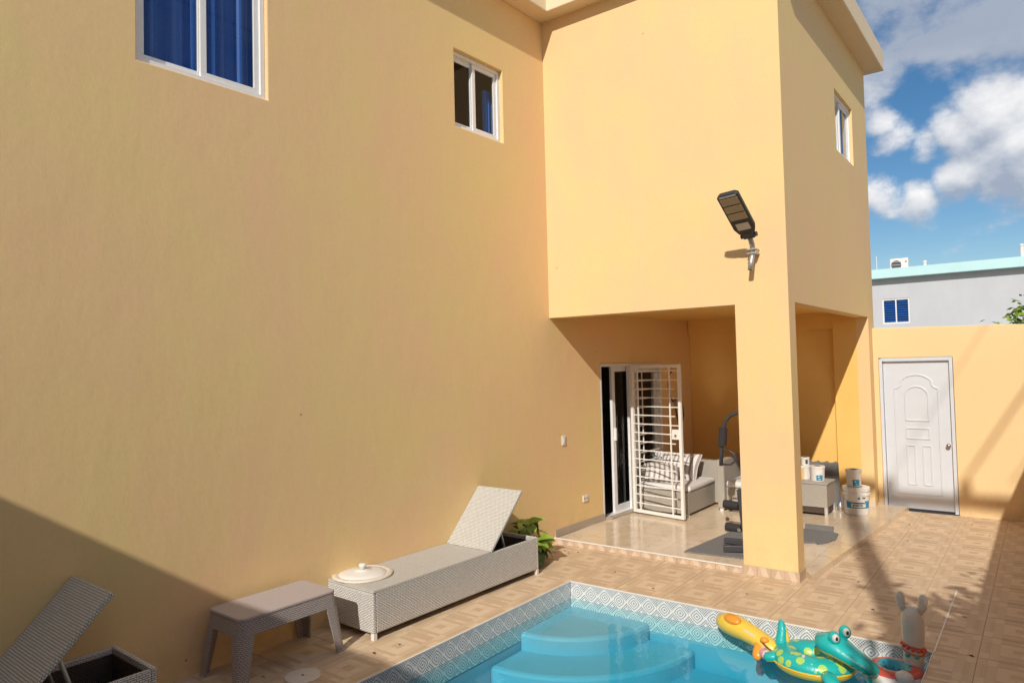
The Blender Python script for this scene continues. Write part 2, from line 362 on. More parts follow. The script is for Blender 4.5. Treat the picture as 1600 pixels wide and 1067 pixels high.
# ------------------------------------------------------------------ mesh builder
class MB:
    def __init__(s): s.v = []; s.f = []; s.m = []; s.uv = []
    def face(s, pts, m=0, uv=None):
        i = len(s.v); s.v += [tuple(p) for p in pts]; s.f.append(tuple(range(i, i + len(pts)))); s.m.append(m); s.uv.append(uv); return s
    def idx(s, verts, faces, m=0, mf=None):
        i = len(s.v); s.v += [tuple(p) for p in verts]
        for k, f in enumerate(faces):
            s.f.append(tuple(i + j for j in f)); s.m.append(mf[k] if mf else m); s.uv.append(None)
        return s
    def box(s, x0, x1, y0, y1, z0, z1, m=0):
        v = [(x, y, z) for z in (z0, z1) for y in (y0, y1) for x in (x0, x1)]
        return s.idx(v, [(0, 2, 3, 1), (4, 5, 7, 6), (0, 1, 5, 4), (2, 6, 7, 3), (0, 4, 6, 2), (1, 3, 7, 5)], m)
    def obox(s, c, ax, ay, az, m=0):
        c, ax, ay, az = map(Vector, (c, ax, ay, az))
        v = [c + ax * i + ay * j + az * k for k in (-1, 1) for j in (-1, 1) for i in (-1, 1)]
        return s.idx(v, [(0, 2, 3, 1), (4, 5, 7, 6), (0, 1, 5, 4), (2, 6, 7, 3), (0, 4, 6, 2), (1, 3, 7, 5)], m)
    def bar(s, p, q, wd, ht, up=(0, 0, 1), m=0):
        p, q, up = Vector(p), Vector(q), Vector(up); d = q - p; a = d / 2
        x = d.cross(up).normalized() * wd / 2; z = x.cross(d).normalized() * ht / 2
        return s.obox((p + q) / 2, a, x, z, m)
    def prism(s, poly, z0, z1, m=0):
        n = len(poly); v = [(x, y, z0) for x, y in poly] + [(x, y, z1) for x, y in poly]
        return s.idx(v, [tuple(range(n - 1, -1, -1)), tuple(range(n, 2 * n))] + [(i, (i + 1) % n, n + (i + 1) % n, n + i) for i in range(n)], m)
    def loft(s, pts, rad, n=10, up=(0, 0, 1), m=0, m_low=None, caps=True, low=0.0):
        """rings of elliptical section along pts; rad = [(sideways, up)]; faces below the axis may take m_low"""
        pts = [Vector(p) for p in pts]; up = Vector(up); V = []; F = []; MF = []
        for i, p in enumerate(pts):
            d = (pts[min(i + 1, len(pts) - 1)] - pts[max(i - 1, 0)]).normalized()
            sd_ = d.cross(up)
            sd_ = sd_.normalized() if sd_.length > 1e-4 else Vector((1, 0, 0))
            u = sd_.cross(d).normalized()
            a, b = rad[i] if isinstance(rad[i], tuple) else (rad[i], rad[i])
            for k in range(n):
                t = 2 * math.pi * k / n; V.append(p + sd_ * a * math.cos(t) + u * b * math.sin(t))
        for i in range(len(pts) - 1):
            for k in range(n):
                F.append((i * n + k, i * n + (k + 1) % n, (i + 1) * n + (k + 1) % n, (i + 1) * n + k))
                t = 2 * math.pi * (k + .5) / n
                MF.append(m_low if (m_low is not None and math.sin(t) < low) else m)
        if caps:
            F.append(tuple(range(n - 1, -1, -1))); MF.append(m)
            F.append(tuple((len(pts) - 1) * n + k for k in range(n))); MF.append(m)
        return s.idx(V, F, m, MF)
    def tube(s, pts, r, n=8, m=0):
        rr = r if isinstance(r, list) else [r] * len(pts)
        d = Vector(pts[-1]) - Vector(pts[0])
        up = (0, 0, 1) if abs(d.normalized().z) < .9 else (0, 1, 0)
        return s.loft(pts, rr, n, up, m)
    def lathe(s, prof, c=(0, 0, 0), n=24, m=0, mf=None):
        c = Vector(c); V = []; F = []; MF = []
        for r, z in prof:
            for k in range(n):
                t = 2 * math.pi * k / n; V.append(c + Vector((r * math.cos(t), r * math.sin(t), z)))
        for i in range(len(prof) - 1):
            for k in range(n):
                F.append((i * n + k, i * n + (k + 1) % n, (i + 1) * n + (k + 1) % n, (i + 1) * n + k)); MF.append(mf(i, k) if mf else m)
        F.append(tuple(range(n - 1, -1, -1))); MF.append(MF[0]); F.append(tuple((len(prof) - 1) * n + k for k in range(n))); MF.append(MF[-2])
        return s.idx(V, F, m, MF)
    def ellipsoid(s, c, a, b, cc, n=14, k=8, rot=None, m=0):
        V = []; F = []; c = Vector(c)
        for i in range(k + 1):
            ph = -math.pi / 2 + math.pi * (i * .998 + .001 * k) / k
            for j in range(n):
                t = 2 * math.pi * j / n; p = Vector((a * math.cos(ph) * math.cos(t), b * math.cos(ph) * math.sin(t), cc * math.sin(ph)))
                V.append(c + (rot @ p if rot else p))
        for i in range(k):
            for j in range(n): F.append((i * n + j, i * n + (j + 1) % n, (i + 1) * n + (j + 1) % n, (i + 1) * n + j))
        F.append(tuple(range(n - 1, -1, -1))); F.append(tuple(k * n + j for j in range(n)))
        return s.idx(V, F, m)
    def torus(s, c, Ra, Rb, ra, rb, n=40, k=16, mfun=None, m=0):
        V = []; F = []; MF = []; c = Vector(c)
        for i in range(n):
            t = 2 * math.pi * i / n; o = Vector((math.cos(t), math.sin(t), 0)); ce = Vector((Ra * math.cos(t), Rb * math.sin(t), 0))
            for j in range(k):
                p = 2 * math.pi * j / k; V.append(c + ce + o * ra * math.cos(p) + Vector((0, 0, rb * math.sin(p))))
        for i in range(n):
            for j in range(k):
                F.append((i * k + j, ((i + 1) % n) * k + j, ((i + 1) % n) * k + (j + 1) % k, i * k + (j + 1) % k))
                MF.append(mfun(2 * math.pi * (i + .5) / n, 2 * math.pi * (j + .5) / k) if mfun else m)
        return s.idx(V, F, m, MF)
    def xform(s, fn): s.v = [tuple(fn(Vector(p))) for p in s.v]; return s
    def mesh(s, name, mats, smooth=False):
        me = bpy.data.meshes.new(name); me.from_pydata(s.v, [], s.f)
        for mm in mats: me.materials.append(mm)
        me.polygons.foreach_set('material_index', s.m)
        if smooth: me.polygons.foreach_set('use_smooth', [True] * len(s.f))
        ul = me.uv_layers.new(name='UVMap')
        for p, uv in zip(me.polygons, s.uv):
            nx, ny, nz = map(abs, p.normal)
            for q, li in enumerate(p.loop_indices):
                if uv: ul.data[li].uv = uv[q]; continue
                c = me.vertices[me.loops[li].vertex_index].co
                ul.data[li].uv = (c.y, c.z) if nx >= ny and nx >= nz else ((c.x, c.z) if ny >= nz else (c.x, c.y))
        me.update(); return me
    def build(s, name, mats, parent=None, smooth=False, bevel=0, label=None, weld=False):
        if not isinstance(mats, (list, tuple)): mats = [mats]
        o = bpy.data.objects.new(name, s.mesh(name, mats, smooth)); col.objects.link(o)
        if weld:
            b2 = bmesh.new(); b2.from_mesh(o.data); bmesh.ops.remove_doubles(b2, verts=b2.verts, dist=1e-4); b2.to_mesh(o.data); b2.free()
        if parent: o.parent = parent
        if label: o['label'] = label
        if bevel:
            b = o.modifiers.new('bevel', 'BEVEL'); b.width = bevel; b.segments = 2; b.limit_method = 'ANGLE'; b.angle_limit = R(40)
            b.harden_normals = False
        return o

def thing(name, label, cat, loc=(0, 0, 0), rz=0, group=None):
    o = bpy.data.objects.new(name, None); col.objects.link(o); o.empty_display_size = .1
    o.location = loc; o.rotation_euler = (0, 0, rz); o['label'] = label; o['category'] = cat
    if group: o['group'] = group
    return o
def tag(o, label, cat, group=None):
    o['label'] = label; o['category'] = cat
    if group: o['group'] = group
    return o
def struct(o): o['kind'] = 'structure'; return o
def part_empty(name, parent):
    o = bpy.data.objects.new(name, None); col.objects.link(o); o.parent = parent; o.empty_display_size = .05; return o
def copy_tree(o, parent=None):
    c = o.copy(); col.objects.link(c)
    if parent: c.parent = parent
    for ch in [x for x in bpy.data.objects if x.parent == o]: copy_tree(ch, c)
    return c

def wall_holes(u0, u1, v0, v1, holes, th, fn, mb=None):
    """a wall sheet with rectangular holes and their reveals; fn(u, v, depth) -> point"""
    mb = mb or MB()
    us = sorted({u0, u1, *[h[0] for h in holes], *[h[1] for h in holes]}); vs = sorted({v0, v1, *[h[2] for h in holes], *[h[3] for h in holes]})
    us = [u for u in us if u0 <= u <= u1]; vs = [v for v in vs if v0 <= v <= v1]
    solid = lambda u, v: not (u < u0 or u > u1 or v < v0 or v > v1 or any(h[0] < u < h[1] and h[2] < v < h[3] for h in holes))
    for i in range(len(us) - 1):
        for j in range(len(vs) - 1):
            a, b, c, d = us[i], us[i + 1], vs[j], vs[j + 1]
            if not solid((a + b) / 2, (c + d) / 2): continue
            mb.face([fn(a, c, 0), fn(b, c, 0), fn(b, d, 0), fn(a, d, 0)])
            mb.face([fn(a, c, th), fn(a, d, th), fn(b, d, th), fn(b, c, th)])
            e = 1e-4
            if not solid(a - e, (c + d) / 2): mb.face([fn(a, c, 0), fn(a, d, 0), fn(a, d, th), fn(a, c, th)])
            if not solid(b + e, (c + d) / 2): mb.face([fn(b, c, 0), fn(b, c, th), fn(b, d, th), fn(b, d, 0)])
            if not solid((a + b) / 2, c - e): mb.face([fn(a, c, 0), fn(a, c, th), fn(b, c, th), fn(b, c, 0)])
            if not solid((a + b) / 2, d + e): mb.face([fn(a, d, 0), fn(b, d, 0), fn(b, d, th), fn(a, d, th)])
    return mb

# ------------------------------------------------------------------ numbers of the place
YB, W, YD = 6.611, 2.629, 10.40          # front of the overhanging block, its outer side, the yard wall
KA = .03
xa = lambda y: -KA * (YB - y)            # the long wall runs very slightly out of square
PZ = .06                                  # porch floor
PX0, PX1, PY0, PY1 = .885, 3.79, -.4, 5.54   # pool
WZ = -.15
fA = lambda u, v, d: (xa(u) - d, u, v)
fB = lambda u, v, d: (u, YB + d, v)
fC = lambda u, v, d: (W - d, u, v)

# ------------------------------------------------------------------ ground, patio, porch floor, pool
g = MB()
G = 400
for x0, x1, y0, y1 in ((-G, PX0, -G, G), (PX1, G, -G, G), (PX0, PX1, PY1, G), (PX0, PX1, -G, PY0)):
    g.face([(x0, y0, -.02), (x1, y0, -.02), (x1, y1, -.02), (x0, y1, -.02)])
struct(g.build('ground', M['earth']))
p = MB()
px0, px1, py0, py1 = -.25, 4.93, -1.5, YD
for x0, x1, y0, y1 in ((px0, PX0, py0, py1), (PX1, px1, py0, py1), (PX0, PX1, PY1, py1), (PX0, PX1, py0, PY0)):
    p.face([(x0, y0, -.004), (x1, y0, -.004), (x1, y1, -.004), (x0, y1, -.004)])
patio = struct(p.build('patio', M['grout']))
T = .45; c = .2235
TM = ['t_light', 't_light2', 't_med', 't_med2', 't_brown', 't_brown2']; TMATS = [M[k] for k in TM]
def cell(rects, ox, oy): return [(ox + a * c, ox + b * c, oy + d * c, oy + e * c, TM.index(m)) for a, b, d, e, m in rects]
gp = .012
PATTERN = (
 cell([(gp, .52, .72, 1, 't_light'), (.53, 1, .72, 1, 't_light2'), (gp, .32, .31, .71, 't_light2'), (.33, .66, .36, .66, 't_brown'), (.33, .66, .31, .355, 't_light'), (.33, .66, .665, .71, 't_light'), (.67, 1, .31, .71, 't_light'), (gp, .46, 0, .30, 't_light2'), (.47, 1, 0, .30, 't_light')], .113, .113) +
 cell([(.51, .72, 0, 1, 't_med2'), (.73, .86, 0, 1, 't_brown2'), (.87, .995, 0, 1, 't_med2')], .225, .113) +
 cell([(0, .12, 0, 1, 't_med2'), (.13, .26, 0, 1, 't_brown2'), (.27, .49, 0, 1, 't_med2')], .003, .113) +
 cell([(0, 1, .51, .66, 't_brown'), (0, .47, .67, .84, 't_med'), (.48, 1, .67, .84, 't_light'), (0, 1, .85, .99, 't_brown')], .113, .224) +
 cell([(0, 1, .0, .16, 't_brown'), (0, .6, .17, .33, 't_med'), (.61, 1, .17, .33, 't_light'), (0, 1, .34, .49, 't_brown')], .113, .003) +
 cell([(0, .24, 0, .49, 't_light2'), (.25, .49, 0, .49, 't_med2')], .003, .003) + cell([(.51, .74, 0, .49, 't_light2'), (.75, .995, 0, .49, 't_med2')], .225, .003) +
 cell([(0, .24, .51, .99, 't_med2'), (.25, .49, .51, .99, 't_light2')], .003, .225) + cell([(.51, .74, .51, .99, 't_med2'), (.75, .995, .51, .99, 't_light2')], .225, .225))
def tile_mesh(rect):
    x0, x1, y0, y1 = rect; mb = MB(); z = 0.0
    L0, L1, B0, B1 = max(x0, .0015), min(x1, T - .0015), max(y0, .0015), min(y1, T - .0015)
    # the printed faces are cut from a plain sheet so no slit is left between them
    xs = sorted({L0, L1, *[q for r in PATTERN for q in r[:2] if L0 < q < L1]}); 
    for a, b, d, e, m in PATTERN:
        a, b, d, e = max(a, L0), min(b, L1), max(d, B0), min(e, B1)
        if b - a > 1e-4 and e - d > 1e-4: mb.face([(a, d, z), (b, d, z), (b, e, z), (a, e, z)], m)
    mb.face([(L0, B0, -.0012), (L1, B0, -.0012), (L1, B1, -.0012), (L0, B1, -.0012)], 3)
    for q in ([(L0, B0), (L1, B0)], [(L1, B0), (L1, B1)], [(L1, B1), (L0, B1)], [(L0, B1), (L0, B0)]):
        mb.face([(*q[0], -.0045), (*q[1], -.0045), (*q[1], -.0012), (*q[0], -.0012)], 2)
    return mb.mesh('tile', TMATS)
full = tile_mesh((0, T, 0, T))
def add_tile(me, x, y):
    o = bpy.data.objects.new('tile', me); col.objects.link(o); o.parent = patio
    o.location = (x, y, random.uniform(-.0006, .0006)); o.rotation_euler = (random.uniform(-.0012, .0012), random.uniform(-.0012, .0012), 0)
ox, oy = .435, 2.905
for i in range(-2, 11):
    for j in range(-4, 17):
        x, y = ox + i * T, oy + j * T
        if y + T > YD + .3 or y < 1.0: continue
        x0, x1, y0, y1 = x, min(x + T, 4.93), y, min(y + T, YD)
        if x1 - x0 < .02 or x1 < -.2: continue
        if y0 > YB + .2 and x1 < W: continue                       # under the porch floor
        if x0 >= PX0 - .005 and x1 <= PX1 and y1 <= PY1: continue     # over the pool
        inx = x1 > PX0 + .005 and x0 < PX1; iny = y0 < PY1
        if inx and iny:
            if x0 >= PX0 - .005 and x1 <= PX1 and y1 > PY1: add_tile(tile_mesh((0, T, PY1 - y, T)), x, y)
            elif x0 < PX1 < x1:
                add_tile(tile_mesh((PX1 - x, x1 - x, 0, y1 - y)), x, y)
                if y1 > PY1: add_tile(tile_mesh((0, PX1 - x - .003, PY1 - y, T)), x, y)
            continue
        add_tile(full if (x1 - x0 > T - .01 and y1 - y0 > T - .01) else tile_mesh((0, x1 - x, 0, y1 - y)), x, y)
# a pale straight joint runs on from the pool edge
MB().box(PX1 - .004, PX1 + .006, PY1 + .01, 7.1, -.003, .0022).build('expansion_joint', M['trim_white'], patio)

f = MB().prism([(.0, YB + .004), (W - .01, YB + .004), (W - .01, 10.29), (.11, 10.29)], -.02, PZ - .004)
porch = struct(f.build('porch_floor', M['grout']))
# sloping apron that carries the polished floor out past the column to the patio
ap = MB().prism([(W - .011, YB + .201), (W + .004, YB + .201), (2.725, YB + .06), (2.98, YD - .012), (W - .011, YD - .012)], -.01, PZ)
ap.build('apron', M['porch_tile'], porch)
S6 = .6
for i in range(5):
    for j in range(7):
        x0, y0 = .03 + i * S6, YB + .015 + j * S6; x1, y1 = min(x0 + S6, W - .012), min(y0 + S6, 10.29)
        if x1 - x0 < .03 or y1 - y0 < .03: continue
        MB().box(x0 + .0012, x1 - .0012, y0 + .0012, y1 - .0012, PZ - .004, PZ + random.uniform(-.0003, .0003)).build('floor_tile', M['porch_tile'], porch)
# white nosing and the little patterned tiles of the step face
MB().box(-.005, 2.125, YB - .014, YB + .014, PZ - .004, PZ + .006).build('nosing', M['trim_white'], porch, bevel=.002)
def riser_tile(x0, x1, z0, z1, y, k, parent):
    mb = MB(); d = .007; w_ = x1 - x0; h_ = z1 - z0; e = .0015
    X = lambda t: x0 + e + (w_ - 2 * e) * t
    pts = [0, .28, .5, .78, 1]
    if k % 2 == 0:
        mb.face([(X(0), y - d, z0), (X(.42), y - d, z0), (X(.2), y - d, z1), (X(0), y - d, z1)], 0)
        mb.face([(X(.42), y - d, z0), (X(.86), y - d, z0), (X(.64), y - d, z1), (X(.2), y - d, z1)], 1)
        mb.face([(X(.86), y - d, z0), (X(1), y - d, z0), (X(1), y - d, z1), (X(.64), y - d, z1)], 2)
    else:
        mb.face([(X(0), y - d, z0), (X(.22), y - d, z0), (X(.5), y - d, z1), (X(0), y - d, z1)], 2)
        mb.face([(X(.22), y - d, z0), (X(.8), y - d, z0), (X(.5), y - d, z1)], 1)
        mb.face([(X(.8), y - d, z0), (X(1), y - d, z0), (X(1), y - d, z1), (X(.5), y - d, z1)], 0)
    mb.face([(X(0), y, z1), (X(0), y - d, z1), (X(1), y - d, z1), (X(1), y, z1)], 0)
    mb.face([(X(0), y, z0), (X(0), y - d, z0), (X(0), y - d, z1), (X(0), y, z1)], 0); mb.face([(X(1), y, z0), (X(1), y, z1), (X(1), y - d, z1), (X(1), y - d, z0)], 0)
    return mb.build('riser_tile', [M['riser_a'], M['riser_b'], M['riser_c']], parent)
for k in range(16): riser_tile(.0 + k * .1328, .0 + (k + 1) * .1328, .001, PZ - .005, YB + .002, k, porch)

# pool
pool = MB(); DZ = -.86
pool.face([(PX0, PY0, DZ), (PX1, PY0, DZ), (PX1, PY1, DZ), (PX0, PY1, DZ)])
pool.face([(PX0, PY0, DZ), (PX0, PY1, DZ), (PX0, PY1, -.002), (PX0, PY0, -.002)]); pool.face([(PX1, PY0, DZ), (PX1, PY0, -.002), (PX1, PY1, -.002), (PX1, PY1, DZ)])
pool.face([(PX0, PY1, DZ), (PX1, PY1, DZ), (PX1, PY1, -.002), (PX0, PY1, -.002)]); pool.face([(PX0, PY0, DZ), (PX0, PY0, -.002), (PX1, PY0, -.002), (PX1, PY0, DZ)])
basin = struct(pool.build('pool_basin', M['basin']))
for rr, z1, z0 in ((.80, -.215, -.40), (1.20, -.355, -.60), (1.62, -.50, -.85)):
    n = 26; ccx, ccy = PX0 + .004, PY1 - .004
    arc = [(ccx + rr * math.sin(math.pi / 2 * k / n), ccy - rr * math.cos(math.pi / 2 * k / n)) for k in range(n + 1)]
    MB().prism([(ccx, ccy)] + arc, z0, z1).build('pool_step', M['basin'], basin, bevel=.03)
MB().prism([(2.52, PY1 - .004), (2.52, 4.55), (2.75, 4.2), (PX1 - .004, 4.2), (PX1 - .004, PY1 - .004)], DZ, -.62).build('pool_bench', M['basin'], basin, bevel=.015)
MU = .1435                                # one motif of the printed tile
def pool_tiles(length, place, rows):
    n = int(math.ceil(length / (2 * MU)))
    for k in range(n):
        a, b = k * 2 * MU, min((k + 1) * 2 * MU, length)
        for (z0, z1, v0, v1) in rows:
            mb = MB(); e = .001; d = .006
            u0, u1 = 0, (b - a) / MU
            P = lambda t, z, q: place(t, z, q)
            mb.face([P(a + e, z0 + e, d), P(b - e, z0 + e, d), P(b - e, z1 - e, d), P(a + e, z1 - e, d)], 0, [(u0, v0), (u1, v0), (u1, v1), (u0, v1)])
            mb.face([P(a + e, z1 - e, d), P(b - e, z1 - e, d), P(b - e, z1 - e, 0), P(a + e, z1 - e, 0)], 0, [(0, .9)] * 4)
            mb.face([P(a + e, z0 + e, 0), P(b - e, z0 + e, 0), P(b - e, z0 + e, d), P(a + e, z0 + e, d)], 0, [(0, .9)] * 4)
            mb.face([P(a + e, z0 + e, 0), P(a + e, z0 + e, d), P(a + e, z1 - e, d), P(a + e, z1 - e, 0)], 0, [(0, .9)] * 4)
            mb.face([P(b - e, z0 + e, 0), P(b - e, z1 - e, 0), P(b - e, z1 - e, d), P(b - e, z0 + e, d)], 0, [(0, .9)] * 4)
            mb.build('pool_tile', M['pool_tile'], basin)
ROWS = [(-.155, -.006, 0, 1), (-.29, -.157, 0, .92)]
pool_tiles(PX1 - PX0 - .01, lambda t, z, q: (PX0 + .007 + t, PY1 - q, z), ROWS)
pool_tiles(4.3, lambda t, z, q: (PX0 + q, PY1 - .007 - t, z), ROWS)
pool_tiles(4.3, lambda t, z, q: (PX1 - q, PY1 - .007 - t, z), ROWS)
tr = MB(); tr.box(PX0 - .006, PX0 + .007, 1.2, PY1 + .006, -.006, .003); tr.box(PX0 + .007, PX1 - .007, PY1 - .007, PY1 + .006, -.006, .003); tr.box(PX1 - .007, PX1 - .001, 1.2, PY1, -.006, .003)
tr.build('edge_trim', M['trim_white'], basin, bevel=.0015)
wm = MB().box(PX0 - .004, PX1 + .004, PY0 - .004, PY1 + .004, DZ - .05, WZ)
struct(wm.build('pool_water', M['water']))

# ------------------------------------------------------------------ the yellow house
house = thing('house', 'two storey yellow stucco house with an upper floor overhanging a corner porch', 'house')
LW = (2.133, 3.078, 4.036, 5.30); SW = (5.127, 5.868, 4.36, 5.135); DR = (7.666, 9.26, PZ, 2.0); CW = (8.76, 9.69, 4.42, 5.145)
wall_holes(-1.5, 10.29, -.1, 5.92, [LW, SW, DR], .15, fA)  .build('wall', M['house'], house, weld=True, bevel=.008, label='long yellow side wall')
bw = MB()
wall_holes(xa(YB) + .001, W, -.02, 5.92, [(-1, 2.135, -1, 2.53)], .2, fB, bw)
bw.build('wall', M['house'], house, label='sunlit yellow wall of the overhanging upper floor with its corner column')
wall_holes(YB + .2, 10.56, -.02, 5.92, [(YB - 1, 10.2, -1, 2.53), CW], .15, fC).build('wall', M['house'], house, label='yellow wall facing the pool side, at a grazing angle to the sun')
MB().box(2.19, W - .15, 10.2, 10.42, -.02, 2.6).build('column', M['porch_bounce'], house)
MB().box(.05, 2.19, 10.30, 10.42, -.02, 5.9).build('wall', M['porch_bounce'], house, label='orange back wall of the porch')
MB().box(.12, 2.19, 10.22, 10.30, 2.40, 2.62).build('beam', M['porch_bounce'], house)
MB().box(.0, W - .15, YB + .2, 10.42, 2.62, 2.74).build('porch_ceiling', M['porch_bounce'], house)
EZ = 5.92
roof = MB().prism([(-4, -1.5), (xa(-1.5) + .21, -1.5), (xa(6.4) + .21, YB - .2), (W + .225, YB - .2), (W + .225, 10.74), (-4, 10.74)], EZ, EZ + .29).build('roof', M['trim'], house, bevel=.012)
MB().box(-.2, W + .10, YB + .1, 10.6, EZ + .29, EZ + .36).build('roof_parapet', M['trim'], roof)
sk = MB(); sk.face([fA(YB + .01, PZ, -.011), fA(DR[0], PZ, -.011), fA(DR[0], PZ + .085, -.011), fA(YB + .01, PZ + .085, -.011)])
sk.face([fA(YB + .01, PZ + .085, -.011), fA(DR[0], PZ + .085, -.011), fA(DR[0], PZ + .085, 0), fA(YB + .01, PZ + .085, 0)]); sk.face([fA(YB + .01, PZ, 0), fA(YB + .01, PZ, -.011), fA(YB + .01, PZ + .085, -.011), fA(YB + .01, PZ + .085, 0)])
sk.build('skirting', M['skirting'], house)
MB().box(.13, 2.18, 10.288, 10.299, PZ, PZ + .085).build('skirting', M['skirting'], house)
MB().box(2.19, W + .001, 10.188, 10.199, PZ, PZ + .085).build('skirting', M['riser_b'], house)
# the little tiles round the column foot
for k in range(4): riser_tile(2.135 + k * .126, 2.135 + (k + 1) * .126, .001, .085, YB - .004, k + 1, house)
MB().box(W + .002, W + .011, YB - .010, YB + .2, .001, .085).build('riser_tile', M['riser_c'], house, bevel=.001)

def window(frame_rect, fn, dep, parent, curtain_mat, fold=.02, split=.5, gl=True, sash=.045, name='window', offset=True):
    """sliding window: outer frame, two sashes (one proud of the other), panes and the curtain behind"""
    a, b, c_, d = frame_rect; fw_ = .035
    def ring(mb, a, b, c_, d, w_, d0, d1):
        for (p, q, r, s_) in ((a, b, c_, c_ + w_), (a, b, d - w_, d), (a, a + w_, c_ + w_, d - w_), (b - w_, b, c_ + w_, d - w_)):
            V = [fn(u, v, t) for t in (d0, d1) for v in (r, s_) for u in (p, q)]
            mb.idx(V, [(0, 2, 3, 1), (4, 5, 7, 6), (0, 1, 5, 4), (2, 6, 7, 3), (0, 4, 6, 2), (1, 3, 7, 5)])
    m1 = MB(); ring(m1, a + .003, b - .003, c_ + .003, d - .003, fw_, dep - .012, dep + .045)
    wobj = m1.build(name, M['white_alu'], parent, bevel=.002)
    mid = a + (b - a) * split
    for k, (p, q, dd) in enumerate(((a + fw_, mid + .02, dep + .028), (mid - .02, b - fw_, dep + .004))):
        m2 = MB(); ring(m2, p, q, c_ + fw_, d - fw_, sash, dd, dd + .02); m2.build('sash', M['white_alu'], wobj, bevel=.002)
        m3 = MB(); m3.face([fn(p + sash, c_ + fw_ + sash, dd + .01), fn(q - sash, c_ + fw_ + sash, dd + .01), fn(q - sash, d - fw_ - sash, dd + .01), fn(p + sash, d - fw_ - sash, dd + .01)])
        m3.build('pane', M['glass'], wobj)
    if curtain_mat:
        mc = MB(); n = 70; rnd = random.Random(int(a * 100)); ph = 0; prev = None
        for k in range(n + 1):
            u = a + .005 + (b - a - .01) * k / n; ph += rnd.uniform(.25, .75)
            dd = dep + .10 + fold * math.sin(ph) + fold * .4 * math.sin(ph * 2.3)
            if prev: mc.face([fn(prev[0], c_ - .02, prev[1]), fn(u, c_ - .02, dd), fn(u, d + .02, dd), fn(prev[0], d + .02, prev[1])])
            prev = (u, dd)
        mc.build('curtain', curtain_mat, wobj, smooth=False)
    return wobj
window(LW, fA, .045, house, M['curtain'], .022)
sw = window(SW, fA, .055, house, None, split=.47)
# dim room behind the small window: an inside wall and a ceiling, and a blue curtain drawn to its right side
rm = MB(); rm.face([fA(4.6, 3.6, 1.4), fA(6.4, 3.6, 1.4), fA(6.4, 5.6, 1.4), fA(4.6, 5.6, 1.4)]); rm.face([fA(4.6, 5.6, .15), fA(6.4, 5.6, .15), fA(6.4, 5.6, 1.4), fA(4.6, 5.6, 1.4)])
rm.face([fA(4.6, 3.6, .15), fA(4.6, 3.6, 1.4), fA(4.6, 5.6, 1.4), fA(4.6, 5.6, .15)]); rm.face([fA(6.4, 3.6, .15), fA(6.4, 5.6, .15), fA(6.4, 5.6, 1.4), fA(6.4, 3.6, 1.4)]); rm.face([fA(4.6, 3.6, .15), fA(6.4, 3.6, .15), fA(6.4, 3.6, 1.4), fA(4.6, 3.6, 1.4)])
rm.build('room_wall', M['room_pale'], sw)
cu_ = MB(); prev = None
for k in range(15):
    q = (SW[1] - .14 + .15 * k / 14, .16 + .02 * math.sin(k * 1.3))
    if prev: cu_.face([fA(prev[0], SW[2] - .05, prev[1]), fA(q[0], SW[2] - .05, q[1]), fA(q[0], SW[3] - .2, q[1]), fA(prev[0], SW[3] - .2, prev[1])])
    prev = q
cu_.build('curtain', M['curtain_sky'], sw)
cw = window(CW, fC, .045, house, None, split=.5)
for (p, q, mt) in ((CW[0], CW[0] + .52, 'curtain_light'), (CW[0] + .52, CW[1], 'curtain_sky')):
    mb = MB(); prev = None
    for k in range(13):
        e = (p + (q - p) * k / 12, .125 + .015 * math.sin(k * 1.5))
        if prev: mb.face([fC(prev[0], CW[2] - .04, prev[1]), fC(e[0], CW[2] - .04, e[1]), fC(e[0], CW[3] + .03, e[1]), fC(prev[0], CW[3] + .03, prev[1])])
        prev = e
    mb.build('curtain', M[mt], cw)

# sliding glass door with dark room behind
a, b, c_, d = DR
fd = MB()
def barA(mb, u0, u1, v0, v1, d0, d1):
    V = [fA(u, v, t) for t in (d0, d1) for v in (v0, v1) for u in (u0, u1)]
    mb.idx(V, [(0, 2, 3, 1), (4, 5, 7, 6), (0, 1, 5, 4), (2, 6, 7, 3), (0, 4, 6, 2), (1, 3, 7, 5)])
barA(fd, a + .002, a + .03, c_, d - .04, .0, .12); barA(fd, b - .04, b - .002, c_, d - .04, .0, .12); barA(fd, a + .002, b - .002, d - .04, d - .002, -.006, .12); barA(fd, a + .03, b - .04, c_, c_ + .02, .02, .12)
sdoor = fd.build('sliding_door', M['white_alu'], house, bevel=.002, label='white framed sliding glass door, its left half open on a dark room')
for (p, q, dd) in ((a + .40, a + 1.06, .075), (a + .76, b - .04, .03)):
    m2 = MB(); st_ = .075
    for r in ((p, p + st_, c_ + .02, d - .04), (q - st_, q, c_ + .02, d - .04), (p + st_, q - st_, c_ + .02, c_ + .10), (p + st_, q - st_, d - .11, d - .04)): barA(m2, *r, dd, dd + .035)
    pn = m2.build('door_panel', M['white_alu'], sdoor, bevel=.003)
    m3 = MB().face([fA(p + st_, c_ + .1, dd + .017), fA(q - st_, c_ + .1, dd + .017), fA(q - st_, d - .11, dd + .017), fA(p + st_, d - .11, dd + .017)]); m3.build('pane', M['glass'], sdoor)
hd = MB(); barA(hd, a + .42, a + .45, 1.0, 1.16, .045, .075); hd.build('handle', M['white_alu'], sdoor, bevel=.004)
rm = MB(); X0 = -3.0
rm.face([(X0, 6.7, 0), (X0, 10.2, 0), (X0, 10.2, 2.7), (X0, 6.7, 2.7)]); rm.face([(X0, 6.7, .04), (-.14, 6.7, .04), (-.14, 10.2, .04), (X0, 10.2, .04)]); rm.face([(X0, 6.7, 2.65), (X0, 10.2, 2.65), (-.14, 10.2, 2.65), (-.14, 6.7, 2.65)])
